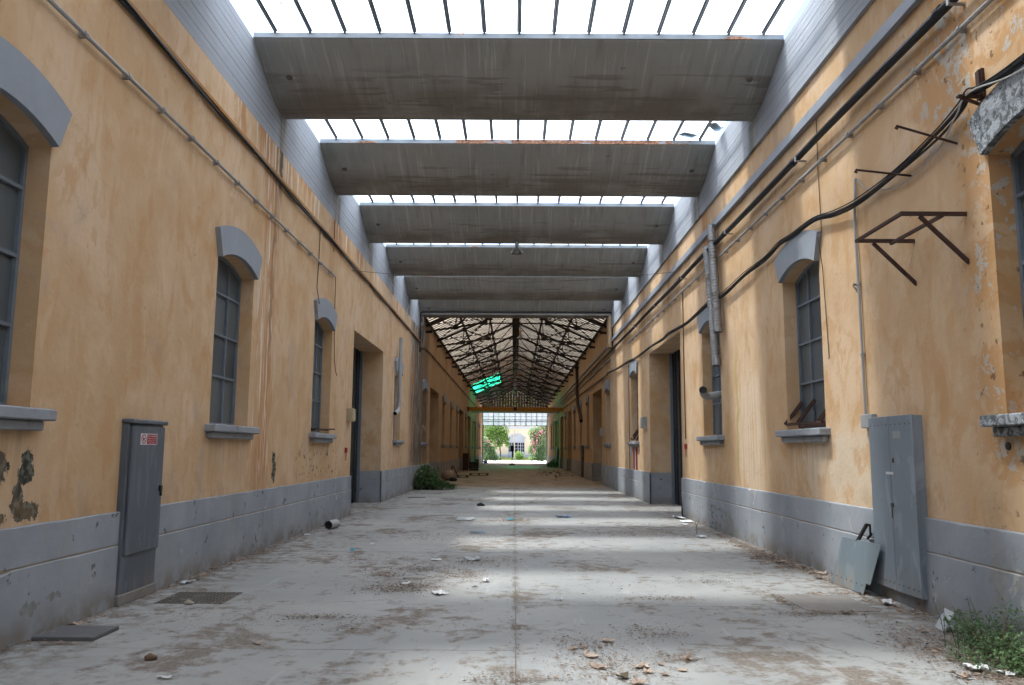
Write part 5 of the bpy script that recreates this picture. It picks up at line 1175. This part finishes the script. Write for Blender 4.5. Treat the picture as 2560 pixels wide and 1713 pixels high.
for k in range(8): m.tube([(3.55, 16.2, .05 + .02 * k), (3.55 + q2.uniform(-.07, .07), 16.2 + q2.uniform(-.1, .1), .1 + .025 * k)], .003, 4)
solo(m, 'dead_twig', 'stem', 'dead twig standing in the litter by the right wall', 'twig')

# ------------------------------------------------------------------ clutter in the covered part
def pallet(x, y, rot, lab):
    root = thing('pallet', lab, 'pallet', (x, y, 0), 'wooden pallets on the floor'); c, s = math.cos(rot), math.sin(rot)
    def ob(cx_, cy2, cz, hx, hy, hz, nm):
        m = MB(); m.obox((x + cx_ * c - cy2 * s, y + cx_ * s + cy2 * c, cz), (hx * c, hx * s, 0), (-hy * s, hy * c, 0), (0, 0, hz)); m.build(nm, 'wood', root)
    for k in range(5): ob(0, -.36 + .18 * k, .135, .6, .06, .011, 'deck_board')
    for k in range(3): ob(-.53 + .53 * k, 0, .112, .06, .42, .011, 'stringer')
    for i in range(3):
        for j in range(3): ob(-.53 + .53 * i, -.36 + .36 * j, .06, .07, .05, .04, 'block')
    for k in range(3): ob(0, -.36 + .36 * k, .011, .6, .05, .010, 'bottom_board')
pallet(-3.3, 48.6, .1, 'wooden pallet lying by the left wall, nearer of the two')
pallet(-2.25, 52.6, .05, 'wooden pallet further from the left wall, farther of the two')
m = MB(); m.beam((-3.9, 50.5, .0), (-3.75, 50.3, .62), .05, .05); m.beam((-3.45, 50.6, 0), (-3.72, 50.3, .62), .05, .05); m.beam((-3.9, 49.6, .0), (-3.75, 49.8, .62), .05, .05); m.beam((-3.75, 49.7, .62), (-3.72, 50.4, .62), .06, .06); solo(m, 'trestle', 'wood', 'small broken wooden trestle behind the nearer pallet', 'trestle')
m = MB(); m.tube([(-3.75, 43.9, .1), (-3.6, 43.8, .26), (-3.4, 43.7, .3), (-3.2, 43.6, .16)], [.16, .28, .28, .14], 10); solo(m, 'sack', 'sack', 'pale lumpy sack on the floor behind the shrub', 'sack', smooth=True)
m = MB(); m.tube([(-3.32, 42.6, .08), (-3.1, 42.6, .11), (-2.95, 42.6, .06)], [.08, .12, .06], 8); solo(m, 'dark_bag', 'rubber', 'small dark bag lying in front of the pale sack', 'bag', smooth=True)
root = thing('cupboard', 'tall dark red-brown cupboard against the left wall far back', 'cupboard', (-3.8, 64, 0)); m = MB(); m.box(-3.98, -3.55, 63.6, 64.3, .05, 1.35); m.build('body', 'woodred', root, bevel=.02); m = MB(); m.box(-3.96, -3.57, 63.57, 63.598, .1, 1.3); m.build('door', 'woodred', root)
for lx in (-3.94, -3.6):
    m = MB(); m.box(lx - .03, lx + .03, 63.65, 63.72, 0, .05); m.build('leg', 'woodred', root)
root = thing('crate', 'low dark crate standing in front of the tall cupboard on the left', 'crate', (-3.3, 65, 0))
for k in range(4): m = MB(); m.box(-3.5, -2.85, 64.6, 65.2, .02 + .17 * k, .16 + .17 * k); m.build('slat', 'black' if k % 2 else 'woodred', root)
for lx in (-3.5, -2.85): m = MB(); m.box(lx - .03, lx + .03, 64.57, 65.23, 0, .72); m.build('corner_post', 'woodred', root)
m = MB(); m.beam((XR - .35, 79.2, 0.02), (XR - .1, 79.2, 1.9), 3.2, .05, up=(1, 0, 0)); solo(m, 'green_panel', 'greenpanel', 'dull green panel leaning on the right wall far back', 'panel')
m = MB(); 
for k in range(60):
    x, y = 2.6 + q2.gauss(0, .6), 57 + q2.gauss(0, 4.5); s = q2.uniform(.02, .055); m.obox((x, y, s * .4), (s, 0, 0), (0, s * .8, s * .2), (0, 0, s * .4))
tag(m.build('brick_rubble', 'rust'), kind='stuff')
root = thing('sign_stand', 'dark box sign on a thin black pole with a square foot in the far opening', 'sign', (-.25, 89, 0))
m = MB(); m.tube([(-.25, 89, .15), (-.25, 89, 1.5)], .04, 8); m.build('pole', 'black', root); m = MB(); m.box(-.46, -.04, 88.93, 89.08, 1.46, 2.12); m.build('sign_box', 'black', root, bevel=.05)
m = MB(); m.box(-.55, .07, 88.8, 89.2, 0, .15); m.build('foot', 'black', root, bevel=.03)
m = MB(); m.tube([(-3.75, 100.6, .12), (-3.55, 100.6, .2), (-3.3, 100.5, .1)], [.14, .22, .12], 8); solo(m, 'blue_bag', 'blue', 'blue plastic bag on the floor at the far left corner', 'bag', smooth=True)

# ------------------------------------------------------------------ courtyard behind the far opening
BY = 140.0
bd = thing('courtyard_building', 'sunlit pale ochre building with a big arched glazed door across the courtyard', 'building', (0, BY, 0))
ax0, ax1, az, ar_ = -1.05, 1.75, 3.55, .75
m = MB(); top = 9.0
m.quad((-40, BY, .9), (ax0, BY, .9), (ax0, BY, top), (-40, BY, top)); m.quad((ax1, BY, .9), (40, BY, .9), (40, BY, top), (ax1, BY, top))
A = arc(ax0, ax1, az, ar_, 12)
for p, q_ in zip(A[:-1], A[1:]):
    m.quad((p[0], BY, p[1]), (q_[0], BY, q_[1]), (q_[0], BY, top), (p[0], BY, top)); m.quad((p[0], BY, p[1]), (q_[0], BY, q_[1]), (q_[0], BY + .3, q_[1]), (p[0], BY + .3, p[1]))
for x in (ax0, ax1): m.quad((x, BY, 0), (x, BY + .3, 0), (x, BY + .3, az), (x, BY, az))
m.quad((-40, BY, top), (40, BY, top), (40, BY + 12, top), (-40, BY + 12, top)); m.quad((-40, BY + 12, 0), (40, BY + 12, 0), (40, BY + 12, top), (-40, BY + 12, top)); m.build('wall', 'backwall', bd)
m = MB(); m.box(-40, ax0, BY - .06, BY + .1, 0, .9); m.box(ax1, 40, BY - .06, BY + .1, 0, .9); m.build('plinth', 'backtrim', bd)
m = MB(); m.box(-40, 40, BY - .12, BY + .02, 5.25, 5.6); m.build('cornice', 'backtrim', bd)
m = MB(); B = arc(ax0 - .3, ax1 + .3, az + .02, ar_ + .2, 12)
for k in range(12):
    m.quad((A[k][0], BY - .05, A[k][1]), (A[k + 1][0], BY - .05, A[k + 1][1]), (B[k + 1][0], BY - .05, B[k + 1][1]), (B[k][0], BY - .05, B[k][1]))
    m.quad((B[k][0], BY - .05, B[k][1]), (B[k + 1][0], BY - .05, B[k + 1][1]), (B[k + 1][0], BY, B[k + 1][1]), (B[k][0], BY, B[k][1]))
m.build('arch_trim', 'backtrim', bd)
m = MB(); pts = [(ax0, 2.9), (ax1, 2.9)] + [(x, z) for x, z in reversed(A)]; m.quad(*[(x, BY + .22, z) for x, z in pts]); m.box(ax0, ax1, BY + .12, BY + .25, 2.9, 3.1); ad = m.build('arched_door', 'backtrim', bd)
m = MB()
for x in (ax0 + .04, -.45, .62, 1.06, ax1 - .04): m.box(x - .05, x + .05, BY + .14, BY + .24, 0, 2.9)
m.box(ax0, -.45, BY + .15, BY + .23, 0, 1.35); m.box(1.06, ax1, BY + .15, BY + .23, 0, 1.35)
for z in (1.85, 2.4): m.box(ax0, ax1, BY + .16, BY + .22, z - .03, z + .03)
for x in (-.75, 1.4): m.box(x - .025, x + .025, BY + .16, BY + .22, 1.3, 2.9)
m.build('door_frame', 'backtrim', ad); m = MB(); m.quad((ax0, BY + .26, 0), (ax1, BY + .26, 0), (ax1, BY + .26, 2.9), (ax0, BY + .26, 2.9)); m.build('pane', 'void', ad)
m = MB(); m.tube([(-.02, 131, 0), (-.02, 131, 8.2)], .11, 10); solo(m, 'pale_post', 'pole', 'slender pale post standing in the courtyard', 'post')
tr = thing('courtyard_tree', 'leafy green tree leaning in from the left of the courtyard', 'tree', (-2.2, 131, 0))
m = MB(); m.tube([(-2.25, 131, 0), (-2.2, 131, 1.2), (-2.4, 131, 2.4), (-2.7, 131, 4.2)], [.13, .11, .1, .06], 8)
for t_ in ((-4, 131.4, 5), (-1.3, 130.6, 3.6), (-3.8, 130.4, 3.4), (-2.0, 131.5, 5.4)): m.tube([(-2.4, 131, 2.2), tuple((Vector((-2.4, 131, 2.2)) + Vector(t_)) / 2 + Vector((0, 0, .3))), t_], [.07, .05, .02], 6)
m.build('trunk', 'bark', tr)
foliage('crown', 'treeleaf', [(-4.6, 131, 4.6, 1.7, 1.6, 1.4, 1500), (-3.2, 130.8, 5.4, 1.5, 1.5, 1.2, 1300), (-1.9, 130.7, 4.6, 1.2, 1.3, 1.0, 1000), (-3.6, 130.5, 3.3, 1.2, 1.1, .9, 800), (-1.45, 130.5, 3.3, .75, .9, .75, 560), (-2.3, 130.6, 2.6, .55, .7, .6, 320), (-1.1, 130.6, 2.5, .4, .6, .5, 200), (-5.5, 131, 6.2, 2.0, 1.5, 1.3, 1100), (-2.4, 131, 6.5, 1.4, 1.4, 1.0, 700), (-4.6, 130.6, 2.9, 1.3, 1.0, 1.1, 900), (-3.1, 130.4, 4.1, 1.3, 1.0, 1.0, 900), (-2.0, 130.4, 3.9, .9, .9, .8, 600), (-3.3, 130.2, 2.2, .8, .8, .6, 400)], .12, tr, None, 21, .9)
plant('oleander', 'pink flowering oleander at the left edge of the far opening', 'shrub', (-4.2, 122, 0), 'oleander', [(-4.3, 122, 1.2, .9, 1.0, 1.3, 1200), (-3.3, 122.3, .9, .8, .9, .9, 900), (-4.6, 122, 2.7, .9, .9, 1.0, 900), (-3.6, 122.3, 1.9, .8, .8, .8, 800), (-2.8, 122.5, .45, .7, .8, .5, 400)], .11, 14, 31, .9, 1.4, fl=[(-4.1, 121.4, 3.0, .7, .4, .6, 22), (-3.5, 121.4, 2.3, .5, .4, .4, 14), (-4.5, 121.3, 1.6, .3, .3, .3, 8)], group='flowering oleanders in the courtyard')
plant('oleander', 'tall pink flowering oleander at the right edge of the far opening', 'shrub', (4.0, 124, 0), 'oleander', [(4.3, 124, 1.2, 1.0, 1.1, 1.3, 1500), (3.4, 123.8, 1.0, .8, .9, 1.0, 900), (3.9, 124, 3.0, 1.2, 1.1, 1.3, 1700), (3.2, 124, 3.6, .9, .9, 1.0, 900), (4.5, 124, 4.8, 1.3, 1.0, 1.2, 1400), (2.8, 123.9, 2.4, .6, .7, .7, 420), (2.7, 123.6, .5, .6, .7, .5, 320), (2.9, 124, 4.3, .9, .8, .8, 700), (2.4, 124, 1.6, .5, .6, .6, 300)], .11, 18, 33, .9, 1.4, fl=[(3.4, 122.8, 3.6, 1.0, .4, 1.2, 50), (2.9, 122.8, 2.6, .7, .4, .8, 30), (4.2, 122.8, 4.4, .8, .4, .8, 26), (2.9, 122.9, 1.5, .4, .3, .4, 12)], group='flowering oleanders in the courtyard')
plant('garden_bush', 'yellow-green bush in front of the arched door', 'shrub', (.75, 134, 0), 'treeleaf', [(.7, 134, .8, .7, .7, .75, 700), (1.2, 134.2, .5, .5, .5, .5, 300), (.35, 133.8, .4, .4, .4, .4, 200)], .10, 8, 35, .9)
gq = np.random.default_rng(8); V = []; F = []
for k in range(5200):
    x, y = gq.uniform(-7, 7), gq.uniform(135.5, 139.8); h = gq.uniform(.1, .5) * (1.5 if gq.random() < .2 else 1); a = gq.uniform(0, 3.14); dx_ = .05 * math.cos(a); i = len(V)
    V += [(x - dx_, y, -.02), (x + dx_, y + .04, -.02), (x + gq.normal(0, .1), y + gq.normal(0, .1), h)]; F.append((i, i + 1, i + 2))
me = bpy.data.meshes.new('grass'); me.from_pydata(V, [], F); me.materials.append(M['grass']); o = bpy.data.objects.new('grass', me); COL.objects.link(o); o['kind'] = 'stuff'
fw = foliage('background_trees', 'treeleaf', [(-16 + 5.5 * k, 158 + (k % 3) * 2, 9 + (k * 37 % 5) * .9, 3.6, 2.5, 4.2, 900) for k in range(7)], .30, None, 'stuff', 41, .9)
